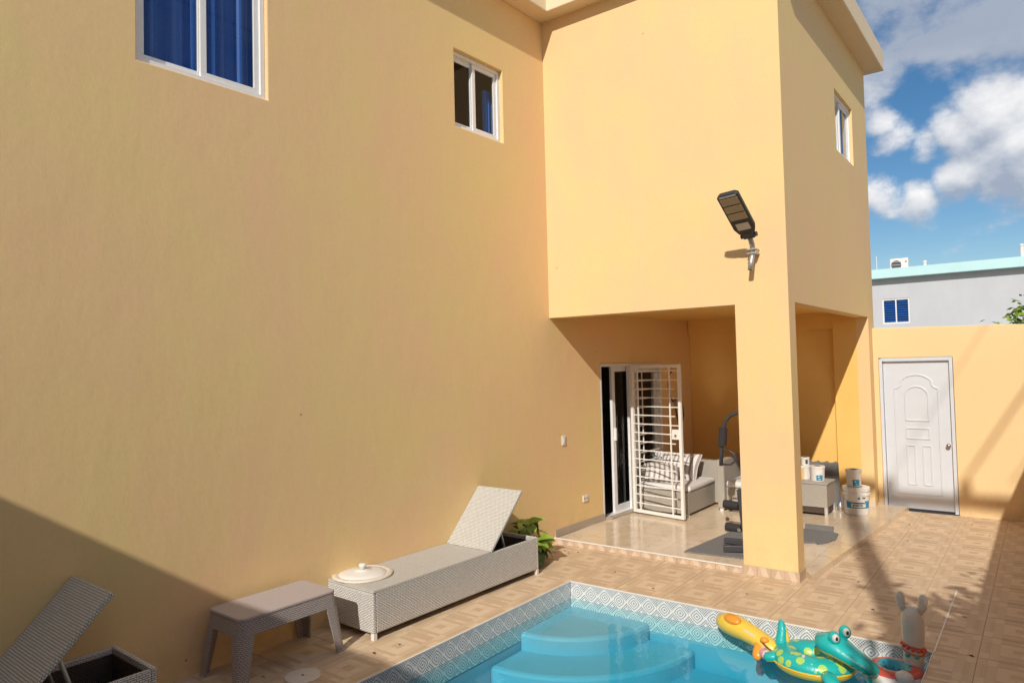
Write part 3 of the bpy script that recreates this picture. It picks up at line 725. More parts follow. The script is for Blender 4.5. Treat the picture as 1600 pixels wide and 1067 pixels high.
rm.face([(X0, 10.2, 0), (-.14, 10.2, 0), (-.14, 10.2, 2.7), (X0, 10.2, 2.7)]); rm.face([(X0, 6.7, 0), (X0, 6.7, 2.7), (-.14, 6.7, 2.7), (-.14, 6.7, 0)])
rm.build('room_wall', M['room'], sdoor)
rc = MB(); prev = None
for k in range(20):
    q = (a + .02 + .16 * k / 19, .35 + .025 * math.sin(k * 1.4))
    if prev: rc.face([fA(prev[0], .1, prev[1]), fA(q[0], .1, q[1]), fA(q[0], 2.0, q[1]), fA(prev[0], 2.0, prev[1])])
    prev = q
rc.build('curtain', M['curtain'], sdoor)
MB().prism([(xa(a) + .0, a + .03), (xa(a) + .06, a + .10), (xa(b) + .10, b - .5), (xa(b) + .0, b - .3)], PZ, PZ + .03).build('door_sill', M['skirting'], house, bevel=.006)
# security grille fixed over the right half of the door, and the barred gate swung out from it
gr = MB(); g0, g1 = a + .74, b - .05
barA(gr, g0, g0 + .03, PZ + .02, d - .03, -.05, -.02); barA(gr, g1 - .03, g1, PZ + .02, d - .03, -.05, -.02); barA(gr, g0 + .03, g1 - .03, PZ + .02, PZ + .05, -.05, -.02); barA(gr, g0 + .03, g1 - .03, d - .06, d - .03, -.05, -.02)
grille = gr.build('door_grille', M['white_steel'], house, label='fixed white barred grille behind the open gate')
for k in range(15):
    z = .19 + k * .12; q = MB(); barA(q, g0 + .03, g1 - .03, z, z + .012, -.041, -.029); q.build('bar', M['white_steel'], grille)
q = MB(); barA(q, g0 + .28, g0 + .292, PZ + .05, d - .06, -.028, -.016); q.build('bar', M['white_steel'], grille)
H0 = Vector((.155, 8.235, 0)); H1 = Vector((.905, 8.10, 0)); gd = (H1 - H0).normalized(); gl = (H1 - H0).length; gn = Vector((-gd.y, gd.x, 0))
gm = MB(); zb, zt = .085, 1.97; st_ = .038
P = lambda s_, z, o=0: H0 + gd * s_ + gn * o + Vector((0, 0, z))
for s_ in (st_ / 2, gl - st_ / 2): gm.bar(P(s_, zb), P(s_, zt), st_, st_, gn)
for z in (zb + st_ / 2, zt - st_ / 2): gm.bar(P(st_, z), P(gl - st_, z), st_ - .002, st_)
gate = gm.build('security_gate', M['white_steel'], house, bevel=.003, label='white barred steel gate standing open across the porch')
for k in range(16):
    z = .205 + k * .1125; end = gl - st_ if k % 3 != 1 else gl - .10
    MB().bar(P(st_, z, .004), P(end, z, .004), .012, .012).build('bar', M['white_steel'], gate)
for s_ in (.115, gl - .16): MB().bar(P(s_, zb + st_, -.008), P(s_, zt - st_, -.008), .016, .014, gn).build('bar', M['white_steel'], gate)
lk = MB().bar(P(gl - .085, 1.05), P(gl - .085, 1.17), .10, .05, gn).build('lock_box', M['white_steel'], gate, bevel=.004)
MB().tube([P(gl - .075, 1.10, -.03), P(gl - .075, 1.10, -.042)], .014, 12).build('keyhole', M['brass'], gate)

# ------------------------------------------------------------------ yard walls, door, neighbour
DX0, DX1, DZ1 = 2.695, 3.535, 1.985
yw = thing('yard_wall', 'yellow rendered yard wall with a white panelled door in it', 'wall', (3.8, YD, 0))
loc = lambda mb: mb.xform(lambda p: p - Vector((3.8, YD, 0)))
top = lambda u: 2.387 - .019 * (u - W)
yb = MB()
wall_holes(W + .001, 5.1, -.05, 2.375, [(DX0, DX1, -1, DZ1)], .18, lambda u, v, d_: (u, YD + d_, v if v < 2.3 else top(u)), yb)
loc(yb).build('wall', M['wall_yel'], yw, weld=True, bevel=.008)
loc(MB().box(W + .001, DX0, YD - .011, YD - .001, .0, .09)).build('skirting', M['riser_b'], yw)
loc(MB().box(DX0 + .02, DX1, YD - .006, YD + .10, -.004, .012)).build('threshold', M['dark_gap'], yw)
fr = MB(); e = .042
fr.box(DX0 + .004, DX0 + e, YD - .004, YD + .11, .0, DZ1 - .012); fr.box(DX1 - e, DX1 - .004, YD - .004, YD + .11, .0, DZ1 - .012); fr.box(DX0 + e, DX1 - e, YD - .004, YD + .11, DZ1 - e, DZ1 - .012)
loc(fr).build('door_frame', M['white_door'], yw, bevel=.003)
yd = YD + .045
dr_ = loc(MB().box(DX0 + e + .004, DX1 - e - .004, yd, yd + .04, .03, DZ1 - e - .006)).build('door', M['white_door'], yw, bevel=.003)
def mould(pts, closed=True, r=.0085):
    pts = [Vector((x, yd - .002, z)) for x, z in pts]
    if closed: pts = pts + [pts[0]]
    mb = MB()
    for p_, q_ in zip(pts[:-1], pts[1:]):
        ex = (q_ - p_).normalized() * .004; mb.bar(p_ - ex, q_ + ex, .020, .016, (0, 1, 0))
    return loc(mb).build('moulding', M['white_door'], dr_, bevel=.005)
arc = lambda cx, cz, r, a0, a1, n=12, sy=1: [(cx + r * math.cos(R(a0 + (a1 - a0) * k / n)), cz + sy * r * math.sin(R(a0 + (a1 - a0) * k / n))) for k in range(n + 1)]
cx = 3.112
out = [(2.865, .225), (2.865, 1.585)] + arc(2.865, 1.66, .075, -90, -20, 5) + arc(cx, 1.60, .20, 150, 30, 12, .80) + arc(3.359, 1.66, .075, 200, 270, 5) + [(3.359, 1.585), (3.359, .225)]
mould(out)
mould([(2.985, 1.168), (2.985, 1.50)] + arc(cx, 1.50, .127, 170, 10, 12, .85) + [(3.245, 1.50), (3.245, 1.168)])
mould([(2.985, .935), (2.985, 1.068), (3.245, 1.068), (3.245, .935)])
mould([(2.985, .345), (2.985, .845), (3.075, .845), (3.075, .345)])
mould([(3.165, .345), (3.165, .845), (3.255, .845), (3.255, .345)])
loc(MB().ellipsoid((3.452, yd - .045, .862), .027, .022, .027)).build('door_knob', M['brass'], dr_, smooth=True)
bwl = thing('boundary_wall', 'plain yellow boundary wall along the right side of the yard', 'wall', (5.02, 4, 0))
MB().box(-.09, .09, -5.6, 6.39, -.05, 2.36).build('wall', M['wall_yel'], bwl)

NY = 28.0
nb = thing('neighbour_house', 'pale grey flat roofed house with an aqua roof band behind the yard wall', 'house', (2, NY, 0))
LN = lambda mb: mb.xform(lambda p: p - Vector((2, NY, 0)))
NW = (-.115, .745, 3.17, 4.052)
LN(wall_holes(-7, 13, 0, 4.80, [NW], .2, lambda u, v, d_: (u, NY + d_, v))).build('wall', M['pale_blue'], nb)
for q in (-7, 12.8): LN(MB().box(q, q + .2, NY + .2, NY + 9, 0, 4.8)).build('wall', M['pale_blue'], nb)
LN(MB().box(-7.3, 13.3, NY - .32, NY + 9.3, 4.78, 5.10)).build('roof', M['aqua'], nb)
wf = MB(); e = .05
for r in ((NW[0], NW[0] + e, NW[2], NW[3]), (NW[1] - e, NW[1], NW[2], NW[3]), (NW[0] + e, NW[1] - e, NW[2], NW[2] + e), (NW[0] + e, NW[1] - e, NW[3] - e, NW[3]), (.295, .335, NW[2] + e, NW[3] - e)): wf.box(r[0], r[1], NY + .02, NY + .07, r[2], r[3])
nwin = LN(wf).build('window', M['white_alu'], nb)
M['blue_slat'] = plain('blue louvre glass', (.012, .07, .26), .25, var=.2, scale=3)
for s0, s1 in ((NW[0] + e, .295), (.335, NW[1] - e)):
    for k in range(9):
        z = NW[2] + e + .02 + k * .083
        LN(MB().obox(((s0 + s1) / 2, NY + .07, z + .04), ((s1 - s0) / 2, 0, 0), (0, .022, .035), (0, -.003, .004))).build('louvre', M['blue_slat'], nwin)
LN(MB().box(NW[0], NW[1], NY + .14, NY + .16, NW[2], NW[3])).build('window_back', M['curtain'], nwin)
ac = thing('air_conditioner', 'white air conditioner outdoor unit on the aqua edged roof', 'air conditioner', (.385, NY + .6, 5.10))
MB().box(-.29, .29, 0, .3, .02, .44).build('case', M['white_plastic'], ac, bevel=.02)
fan = MB(); 
for k in range(28):
    t0, t1 = 2 * math.pi * k / 28, 2 * math.pi * (k + 1) / 28
    fan.face([(-.09, -.006, .2), (-.09 + .165 * math.cos(t0), -.006, .2 + .165 * math.sin(t0)), (-.09 + .165 * math.cos(t1), -.006, .2 + .165 * math.sin(t1))])
fan.build('fan_grille', M['ink'], ac)
for k in range(3): MB().box(-.26, .08, -.014, -.008, .09 + .11 * k, .10 + .11 * k).build('grille_bar', M['white_plastic'], ac)
MB().box(.19, .25, -.008, -.002, .28, .33).build('badge', M['v_red'], ac)
for (x, z, nm, lb) in ((1.24, .16, .05, 'short white vent pipe on the neighbouring roof, right of the air conditioner'), (3.99, .40, .055, 'taller white vent pipe on the neighbouring roof at the far right')):
    tag(MB().lathe([(nm, 0), (nm, z), (nm * 1.35, z), (nm * 1.35, z + .05), (nm * .6, z + .07)], n=14).build('vent_pipe', M['white_plastic'], smooth=False), lb, 'pipe').location = (x, NY + .2, 5.10)
tag(MB().tube([(0, 0, 0), (0, 0, .55)], .012, 6).build('antenna_rod', M['white_plastic']), 'thin pale rod on the neighbouring roof beside the yellow house', 'rod').location = (-.27, NY + .2, 5.10)

# ------------------------------------------------------------------ wall fittings
sw_ = thing('light_switch', 'white light switch on the yellow wall left of the glass door', 'switch', (xa(6.828), 6.828, 1.128), -math.atan(KA))
MB().box(0, .012, -.035, .035, -.055, .055).build('plate', M['white_plastic'], sw_, bevel=.004); MB().box(.012, .018, -.014, .014, -.03, .03).build('rocker', M['white_plastic'], sw_, bevel=.003)
ou = thing('power_outlet', 'white double power outlet low on the yellow wall by the glass door', 'outlet', (xa(7.25), 7.25, .40), -math.atan(KA))
MB().box(0, .012, -.055, .055, -.038, .038).build('plate', M['white_plastic'], ou, bevel=.004)
for s_ in (-.024, .024): MB().box(.012, .0135, s_ - .006, s_ + .006, -.012, .012).build('socket', M['ink'], ou)

lamp = thing('solar_street_lamp', 'black solar street lamp on a bent grey pipe, fixed to the sunlit wall', 'lamp', (2.337, YB, 2.85))
LL = lambda p: Vector(p) - Vector((2.337, YB, 2.85))
MB().tube([LL(q) for q in ((2.332, 6.49, 2.832), (2.338, 6.515, 2.92), (2.346, 6.54, 3.0), (2.352, 6.51, 3.06), (2.356, 6.44, 3.125))], .024, 12).build('pipe', M['galv'], lamp, smooth=True)
MB().tube([LL((2.332, 6.4885, 2.8305)), LL((2.3322, 6.4895, 2.834))], .017, 12).build('pipe_mouth', M['black'], lamp)
cl = MB(); cl.box(-.035, .05, -.115, 0, .128, .142); cl.box(-.035, .05, -.115, 0, .165, .179); cl.box(.034, .046, -.10, .0, .135, .172); cl.build('clamp', M['galv'], lamp, bevel=.003)
base_ = LL((2.362, 6.42, 3.125)); tip_ = LL((2.318, 5.985, 3.452)); ax = (tip_ - base_); ln = ax.length; ax.normalize()
side = Vector((1, 0.10, -.03)); side = (side - ax * side.dot(ax)).normalized(); nrm = side.cross(ax).normalized()
if nrm.z > 0: nrm = -nrm                     # the LED side faces down and out
Q = lambda s_, t, o: base_ + ax * s_ + side * t + nrm * o
hb = MB(); w0, w1 = .060, .098
out2 = [(.06, -w0 - .012), (.13, -w1), (ln - .02, -w1), (ln, -w1 + .03), (ln, w1 - .03), (ln - .02, w1), (.13, w1), (.06, w0 + .012)]
V = [Q(s_, t, .018) for s_, t in out2] + [Q(s_, t * .97, -.026) for s_, t in out2]; n = len(out2)
hb.idx(V, [tuple(range(n)), tuple(range(2 * n - 1, n - 1, -1))] + [(i, n + i, n + (i + 1) % n, (i + 1) % n) for i in range(n)])
hb.build('lamp_head', M['lamp_case'], lamp, bevel=.006)
MB().obox(Q(.03, 0, 0), ax * .035, side * .055, nrm * .022).build('bracket', M['lamp_case'], lamp, bevel=.006)
for t in (-.062, .062): MB().tube([Q(.02, t - .012, 0), Q(.02, t + .012, 0)], .022, 10).build('hinge', M['lamp_case'], lamp)
MB().obox(Q(.155, 0, .0205), ax * .040, side * .058, nrm * .003).build('label_plate', M['lamp_chip'], lamp)
ledl = ln - .275
for k in range(3):
    MB().obox(Q(.238 + ledl / 3 * (k + .5), 0, .022), ax * (ledl / 6 - .006), side * .080, nrm * .0035).build('led_panel', M['lamp_led'], lamp, bevel=.002)
MB().obox(Q(ln - .022, 0, .021), ax * .008, side * .075, nrm * .003).build('led_strip', M['galv'], lamp)

cb = thing('hanging_cable', 'dark cable looped from a hook on the orange porch wall behind the gate', 'cable', (.12, 9.75, 1.5))
xw = lambda y: xa(y) + .012 - .12
cb_pts = [(xw(9.62), -.13, .36), (xw(9.56), -.20, .33), (xw(9.5), -.25, .18), (xw(9.55), -.22, .02), (xw(9.62), -.12, -.08), (xw(9.7), -.02, -.04), (xw(9.8), .10, -.02), (xw(9.92), .20, -.14), (xw(9.95), .22, -.30), (xw(9.9), .15, -.42), (xw(9.8), .04, -.38), (xw(9.75), -.03, -.22), (xw(9.72), -.05, -.06)]
MB().tube(cb_pts, .010, 6).build('cable', M['cable'], cb, smooth=True)
MB().box(xw(9.7) - .012, xw(9.7) + .05, -.07, .02, -.16, -.06).build('hook_block', M['galv'], cb, bevel=.005)

# ------------------------------------------------------------------ sun loungers
def make_lounger(loc, rz, label):
    L, Wd, H, B = 2.03, .545, .353, .05
    t = thing('sun_lounger', label, 'sun lounger', loc, rz, 'wicker sun loungers along the yellow wall')
    th = .03; hg = 1.33
    MB().box(-Wd, 0, 0, th, B, H - .012).build('end_panel', M['wicker'], t, bevel=.008)
    MB().box(-Wd, 0, L - th, L, B, H).build('end_panel', M['wicker'], t, bevel=.008)
    MB().box(-th, 0, th, L - th, B, H - .004).build('side_panel', M['wicker'], t, bevel=.008)
    MB().box(-Wd, -Wd + th, th, L - th, B, H - .004).build('side_panel', M['wicker'], t, bevel=.008)
    MB().box(-Wd - .002, .002, -.002, hg, H - .012, H + .012).build('bed', M['wicker_flat'], t, bevel=.008)
    lin = MB(); lin.box(-Wd + th, -th, hg + .02, L - th, B + .05, B + .06); lin.build('pan', M['dark_pan'], t)
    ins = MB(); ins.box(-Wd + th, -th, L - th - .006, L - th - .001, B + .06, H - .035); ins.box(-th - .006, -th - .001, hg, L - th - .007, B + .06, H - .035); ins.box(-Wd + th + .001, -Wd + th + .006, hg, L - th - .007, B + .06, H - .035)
    ins.build('lining', M['weave_dark'], t)
    a_ = R(45.5); bl = .655; d = Vector((0, math.cos(a_), math.sin(a_))); nn = Vector((0, -math.sin(a_), math.cos(a_)))
    hp = Vector((-Wd / 2, hg + .012, H + .004))
    br = MB().obox(hp + d * bl / 2, d * bl / 2, Vector((Wd / 2 + .001, 0, 0)), nn * .013)
    # strands lie across the rest
    br.uv = [None] * len(br.f)
    bo = br.build('backrest', M['wicker_flat'], t, bevel=.007)
    uvl = bo.data.uv_layers[0]
    for pl in bo.data.polygons:
        for li in pl.loop_indices:
            co = bo.data.vertices[bo.data.loops[li].vertex_index].co; q = co - hp
            uvl.data[li].uv = (q.x, q.dot(d)) if abs(pl.normal.x) < .5 else (q.dot(nn), q.dot(d))
    tube_ = MB(); tube_.tube([hp + d * .30 + Vector((Wd / 2 - .10, 0, 0)) - nn * .014, Vector((-.10, hg + .36, B + .12))], .011, 8); tube_.build('support_strut', M['galv'], t)
    tube_ = MB(); tube_.tube([hp + d * .30 - Vector((Wd / 2 - .10, 0, 0)) - nn * .014, Vector((-Wd + .10, hg + .36, B + .12))], .011, 8); tube_.build('support_strut', M['galv'], t)
    for (x, y) in ((-.018, .018), (-Wd + .018, .018), (-.018, L - .018), (-Wd + .018, L - .018)):
        MB().box(x - .017, x + .017, y - .017, y + .017, 0, B + .0).build('leg', M['white_plastic'], t, bevel=.003)
    return t
lo1 = make_lounger((.455, 3.535, 0), -math.atan(KA), 'white wicker sun lounger in the sun with a round white lid on its foot end')
lo2 = copy_tree(lo1); lo2.location = (.352, -.055, 0); lo2['label'] = 'shaded wicker sun lounger cut off at the bottom left, beside the brown table'

lid = thing('round_lid', 'round white plastic lid with a knob lying on the sun lounger', 'lid', (.065, 3.775, .366))
MB().lathe([(.18, 0), (.236, .0), (.240, .008), (.232, .016), (.200, .018), (.190, .012)], n=48).build('rim', M['cream_plastic'], lid, smooth=True)
MB().lathe([(.19, .010), (.186, .016), (.14, .027), (.08, .037), (.056, .040), (.054, .043), (.01, .045)], n=48).build('dome', M['white_plastic'], lid, smooth=True)
MB().lathe([(.024, .043), (.022, .062), (.030, .068), (.031, .082), (.026, .088), (.004, .090)], n=24).build('knob', M['white_plastic'], lid, smooth=True)

# ------------------------------------------------------------------ brown side table
tb = thing('side_table', 'brown moulded rattan side table, half in shadow, between the two loungers', 'table', (.155, 2.905, 0), -.02)
hw, hl, tz = .205, .375, .435
def rrect(a_, b_, r, n=5):
    return [(sx * (a_ - r) + r * math.cos(R(q0 + 90 * k / n)), sy * (b_ - r) + r * math.sin(R(q0 + 90 * k / n))) for sx, sy, q0 in ((1, 1, 0), (-1, 1, 90), (-1, -1, 180), (1, -1, 270)) for k in range(n + 1)]
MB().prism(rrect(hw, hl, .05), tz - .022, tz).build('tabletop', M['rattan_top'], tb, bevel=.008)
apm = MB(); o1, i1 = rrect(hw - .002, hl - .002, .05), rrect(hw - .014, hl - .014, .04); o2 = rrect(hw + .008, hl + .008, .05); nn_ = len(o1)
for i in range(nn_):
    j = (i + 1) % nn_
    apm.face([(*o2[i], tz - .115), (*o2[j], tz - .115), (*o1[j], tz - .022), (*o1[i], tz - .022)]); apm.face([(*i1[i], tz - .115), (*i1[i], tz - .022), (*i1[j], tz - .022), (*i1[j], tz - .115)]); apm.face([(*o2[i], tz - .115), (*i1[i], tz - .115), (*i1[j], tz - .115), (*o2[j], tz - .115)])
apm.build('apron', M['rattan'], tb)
for sx in (-1, 1):
    for sy in (-1, 1):
        lg = MB(); t_ = .012
        def sec(z, k):   # outer corner, width along x, width along y
            s_ = (tz - z) / tz; ex = hw - .001 + .036 * s_; ey = hl - .003 + .046 * s_; wx = .115 - .05 * s_; wy = .115 - .045 * s_
            rc_ = .05 - .02 * s_; cxx, cyy = ex - rc_, ey - rc_
            cor = [(sx * (cxx + rc_ * math.cos(R(a_))), sy * (cyy + rc_ * math.sin(R(a_)))) for a_ in (0, 30, 60, 90)]
            return cor + [(sx * (ex - wx), sy * ey), (sx * (ex - wx), sy * (ey - t_)), (sx * (ex - rc_), sy * (ey - t_)), (sx * (ex - t_), sy * (ey - rc_)), (sx * (ex - t_), sy * (ey - wy)), (sx * ex, sy * (ey - wy))]
        zs = [tz - .112, .30, .15, .0]
        for q in range(3):
            A_, B_ = sec(zs[q], 0), sec(zs[q + 1], 0)
            for i in range(len(A_)):
                j = (i + 1) % len(A_); lg.face([(*A_[i], zs[q]), (*A_[j], zs[q]), (*B_[j], zs[q + 1]), (*B_[i], zs[q + 1])])
        B_ = sec(0, 0); lg.face([(*q_, 0) for q_ in B_])
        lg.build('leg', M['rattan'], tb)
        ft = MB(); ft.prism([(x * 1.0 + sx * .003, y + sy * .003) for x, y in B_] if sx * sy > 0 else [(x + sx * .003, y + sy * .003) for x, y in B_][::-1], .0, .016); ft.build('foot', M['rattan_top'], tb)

dc = thing('skimmer_cover', 'round cream cover with a centre hole on the shaded patio tiles', 'cover', (.512, 2.872, 0))
MB().lathe([(.113, 0), (.116, .004), (.112, .010), (.004, .011)], n=40).build('disc', M['cream_plastic'], dc)
MB().lathe([(.010, .0112), (.009, .0122), (.001, .0122)], n=12).build('hole', M['ink'], dc)

# ------------------------------------------------------------------ plant by the lounger
pl = thing('leafy_plant', 'small green leafy plant against the yellow wall behind the sun lounger', 'plant', (.22, 5.80, 0))
def leaf_mesh(L, Wd, curl, dark):
    mb = MB(); n = 5; prev = None
    for k in range(n + 1):
        t = k / n; w_ = Wd * math.sin(math.pi * min(1, .08 + .92 * t) ** .8) * (1 if k < n else .05); z = -curl * t * t; x = L * t * (1 - .15 * t)
        row = [(x, -w_, z + .18 * w_), (x, 0, z - .06 * Wd), (x, w_, z + .18 * w_)]
        if prev:
            mb.face([prev[0], row[0], row[1], prev[1]]); mb.face([prev[1], row[1], row[2], prev[2]])
        prev = row
    return mb.mesh('leaf', [M['leaf_dark' if dark else 'leaf']], True)
LM = [leaf_mesh(.13, .042, .03, False), leaf_mesh(.15, .05, .06, False), leaf_mesh(.15, .048, .08, True), leaf_mesh(.12, .04, .05, True)]
rnd = random.Random(5)
for k in range(90):
    an = rnd.uniform(0, 2 * math.pi); hgt = rnd.uniform(.08, .42); rad_ = rnd.uniform(.02, .15) + (.05 if hgt < .2 else 0)
    o = bpy.data.objects.new('leaf', LM[k % 2 if hgt > .2 else rnd.choice([1, 2, 3])]); col.objects.link(o); o.parent = pl
    o.location = (max(-.15, rad_ * math.cos(an)), rad_ * math.sin(an), hgt); s_ = rnd.uniform(.9, 1.3); o.scale = (s_, s_, s_)
    o.rotation_euler = (rnd.uniform(-.5, .5), rnd.uniform(-.5, .9) + (.35 if hgt < .15 else -.1), an if rad_ * math.cos(an) > -.1 else rnd.uniform(-1, 1))
sm = MB()
for k in range(9):
    an = k * .7; sm.tube([(.02 * math.cos(an), .02 * math.sin(an), 0), (.05 * math.cos(an), .05 * math.sin(an), .14), (.09 * math.cos(an), .09 * math.sin(an), .27)], .005, 5)
sm.build('stem', M['stem'], pl)

# ------------------------------------------------------------------ porch furniture
sf = thing('wicker_sofa', 'beige wicker corner sofa with a white seat cushion behind the open gate', 'sofa', (.5, 8.85, PZ))
SL = lambda mb: mb.xform(lambda p: p - Vector((.5, 8.85, PZ)))
SL(MB().box(.10, .84, 8.36, 9.26, PZ + .03, PZ + .30)).build('seat_base', M['wicker_sofa'], sf, bevel=.01)
SL(MB().box(.12, .855, 8.40, 9.24, PZ + .30, PZ + .375)).build('seat_cushion', M['cushion'], sf, bevel=.03)
SL(MB().box(.10, 1.02, 9.262, 9.36, PZ + .03, PZ + .60)).build('backrest', M['wicker_sofa'], sf, bevel=.015)
SL(MB().box(.055, .098, 8.36, 9.36, PZ + .03, PZ + .56)).build('armrest', M['wicker_sofa'], sf, bevel=.012)
for (x, y) in ((.13, 8.40), (.81, 8.40), (.13, 9.32), (.98, 9.32)): SL(MB().box(x - .02, x + .02, y - .02, y + .02, PZ, PZ + .03)).build('leg', M['white_plastic'], sf)
s2 = thing('wicker_armchair', 'beige wicker armchair with a white cushion beside the exercise machine', 'armchair', (1.4, 9.2, PZ))
SL2 = lambda mb: mb.xform(lambda p: p - Vector((1.4, 9.2, PZ)))
SL2(MB().box(1.10, 1.72, 8.98, 9.70, PZ + .04, PZ + .31)).build('seat_base', M['wicker_sofa'], s2, bevel=.01)
SL2(MB().box(1.11, 1.71, 8.94, 9.68, PZ + .31, PZ + .39)).build('seat_cushion', M['cushion'], s2, bevel=.03)
SL2(MB().box(1.00, 1.098, 8.92, 9.78, PZ + .03, PZ + .66)).build('armrest', M['wicker_sofa'], s2, bevel=.015)
SL2(MB().box(1.722, 1.82, 8.92, 9.78, PZ + .03, PZ + .66)).build('armrest', M['wicker_sofa'], s2, bevel=.015)
SL2(MB().box(1.10, 1.72, 9.702, 9.80, PZ + .03, PZ + .72)).build('backrest', M['wicker_sofa'], s2, bevel=.015)
for (x, y) in ((1.05, 8.95), (1.77, 8.95), (1.05, 9.75), (1.77, 9.75)): SL2(MB().box(x - .02, x + .02, y - .02, y + .02, PZ, PZ + .03)).build('leg', M['white_plastic'], s2)
def pillow(name, label, loc, sx, sy, sz, rot, mat, cat='pillow'):
    mb = MB(); n = 12; F = lambda u, v: (1 - abs(u) ** 2.6) ** .5 * (1 - abs(v) ** 2.6) ** .5
    for s_ in (-1, 1):
        for i in range(n):
            for j in range(n):
                q = [(-1 + 2 * (i + a_) / n, -1 + 2 * (j + b_) / n) for a_, b_ in ((0, 0), (1, 0), (1, 1), (0, 1))]
                P3 = [(u * sx * (1 - .06 * (1 - abs(v))), v * sy * (1 - .06 * (1 - abs(u))), s_ * sz * F(max(-.999, min(.999, u)), max(-.999, min(.999, v)))) for u, v in q]
                mb.face(P3 if s_ > 0 else P3[::-1], 0, [(u * sx, v * sy) for u, v in (q if s_ > 0 else q[::-1])])
    bm = mb.mesh(name, [mat], True)
    b2 = bmesh.new(); b2.from_mesh(bm); bmesh.ops.remove_doubles(b2, verts=b2.verts, dist=1e-4); b2.to_mesh(bm); b2.free()
    o = bpy.data.objects.new(name, bm); col.objects.link(o); o.location = loc; o.rotation_euler = rot
    return tag(o, label, cat)
pillow('striped_pillow', 'grey and white striped pillow leaning at the back of the wicker sofa', (.44, 9.02, PZ + .53), .30, .19, .09, (R(58), 0, R(-6)), M['stripe'])
pillow('striped_pillow', 'striped pillow lying nearest the gate on the wicker sofa', (.36, 8.66, PZ + .475), .23, .20, .10, (R(22), R(8), R(30)), M['stripe'])
pillow('dark_pillow', 'dark grey pillow on the wicker armchair behind the press arm', (1.36, 9.50, PZ + .55), .20, .17, .08, (R(65), 0, R(10)), M['mat'])

mt = MB().prism([(1.455, 6.80), (2.05, 6.86), (2.12, 7.4), (2.30, 7.75), (2.47, 7.85), (2.50, 7.80), (2.56, 7.90), (2.61, 8.10), (2.58, 8.36), (2.5, 8.42), (1.62, 8.40), (1.535, 7.65)], PZ + .002, PZ + .014).build('floor_mat', M['mat'])
tag(mt, 'dark grey rubber mat spread on the porch tiles under the exercise machine', 'mat')
bd = MB().box(2.2, 2.50, 8.46, 8.50, PZ + .003, PZ + .055).build('rubber_block', M['mat'], bevel=.004); tag(bd, 'dark grey strip of rubber at the back edge of the floor mat', 'rubber strip')

gy = thing('exercise_machine', 'charcoal home gym machine mostly hidden behind the porch column', 'gym machine', (1.7, 7.8, PZ))
GL = lambda mb: mb.xform(lambda p: p - Vector((1.7, 7.8, PZ)))
Yg = 7.9
GL(MB().tube([(1.455, Yg, .80), (1.465, Yg, 1.02), (1.485, Yg, 1.20), (1.515, Yg, 1.30), (1.575, Yg, 1.375), (1.66, Yg, 1.41), (1.80, Yg, 1.42), (2.0, Yg, 1.42)], .022, 10)).build('press_arm', M['gym'], gy, smooth=True)
GL(MB().tube([(1.475, Yg, 1.03), (1.494, Yg, 1.235)], .048, 14)).build('foam_grip', M['foam'], gy, smooth=False)
GL(MB().tube([(1.47, Yg, .97), (1.55, Yg - .01, .985), (1.62, Yg - .02, .945), (1.63, Yg - .02, .87), (1.57, Yg - .01, .82), (1.47, Yg, .815)], .011, 8)).build('hand_grip', M['gym'], gy, smooth=True)
GL(MB().bar((1.70, Yg, PZ + .05), (1.66, Yg, .55), .05, .07, (0, 1, 0))).build('leg_lever', M['gym'], gy, bevel=.004)
GL(MB().bar((2.0, Yg + .15, PZ), (2.0, Yg + .15, 1.95), .06, .06, (0, 1, 0))).build('upright', M['gym'], gy, bevel=.004)
GL(MB().bar((1.95, Yg + .02, 1.42), (2.0, Yg + .12, 1.50), .05, .05)).build('pivot', M['gym'], gy)
GL(MB().bar((1.66, Yg, .53), (2.0, Yg + .12, .46), .05, .05)).build('seat_beam', M['gym'], gy, bevel=.004)
GL(MB().box(1.80, 2.12, Yg - .08, Yg + .22, .48, .55)).build('seat', M['foam'], gy, bevel=.02)
GL(MB().box(1.93, 1.97, Yg - .02, Yg + .30, .75, 1.25)).build('backrest', M['foam'], gy, bevel=.02)
for z, x in ((.37, 1.545), (.115, 1.56)): GL(MB().tube([(x - .07, Yg - .005, z), (x + .10, Yg - .005, z - .01)], .047, 14)).build('foam_roller', M['foam'], gy)
GL(MB().tube([(1.64, Yg - .03, .105), (1.66, Yg - .06, .10)], .02, 8)).build('bolt', M['galv'], gy)
GL(MB().bar((1.70, 7.28, PZ + .055), (2.4, 7.36, PZ + .055), .05, .05)).build('base_bar', M['gym'], gy, bevel=.004)
GL(MB().bar((1.80, 6.98, PZ + .05), (2.35, 7.22, PZ + .06), .055, .06)).build('base_bar', M['gym'], gy, bevel=.004)
GL(MB().tube([(1.49, Yg + .05, .19), (1.50, Yg + .02, .19)], .022, 10)).build('roller_cap', M['cable'], gy)

ct = thing('wicker_table', 'square beige wicker table with paint tubs standing on it', 'table', (2.0, 9.43, PZ))
CL = lambda mb: mb.xform(lambda p: p - Vector((2.0, 9.43, PZ)))
CL(MB().box(1.76, 2.265, 9.24, 9.64, .165, .445)).build('side_panel', M['wicker_sofa'], ct, bevel=.006)
CL(MB().box(1.75, 2.275, 9.23, 9.65, .445, .465)).build('tabletop', M['wicker_sofa'], ct, bevel=.006)
CL(MB().box(1.775, 2.25, 9.255, 9.625, .09, .163)).build('under_shade', M['weave_dark'], ct)  # dark block standing in for the shade beneath the table
for (x, y) in ((1.777, 9.257), (2.248, 9.257), (1.777, 9.623), (2.248, 9.623)): CL(MB().box(x - .018, x + .018, y - .018, y + .018, PZ, .165)).build('leg', M['wicker_flat'], ct)

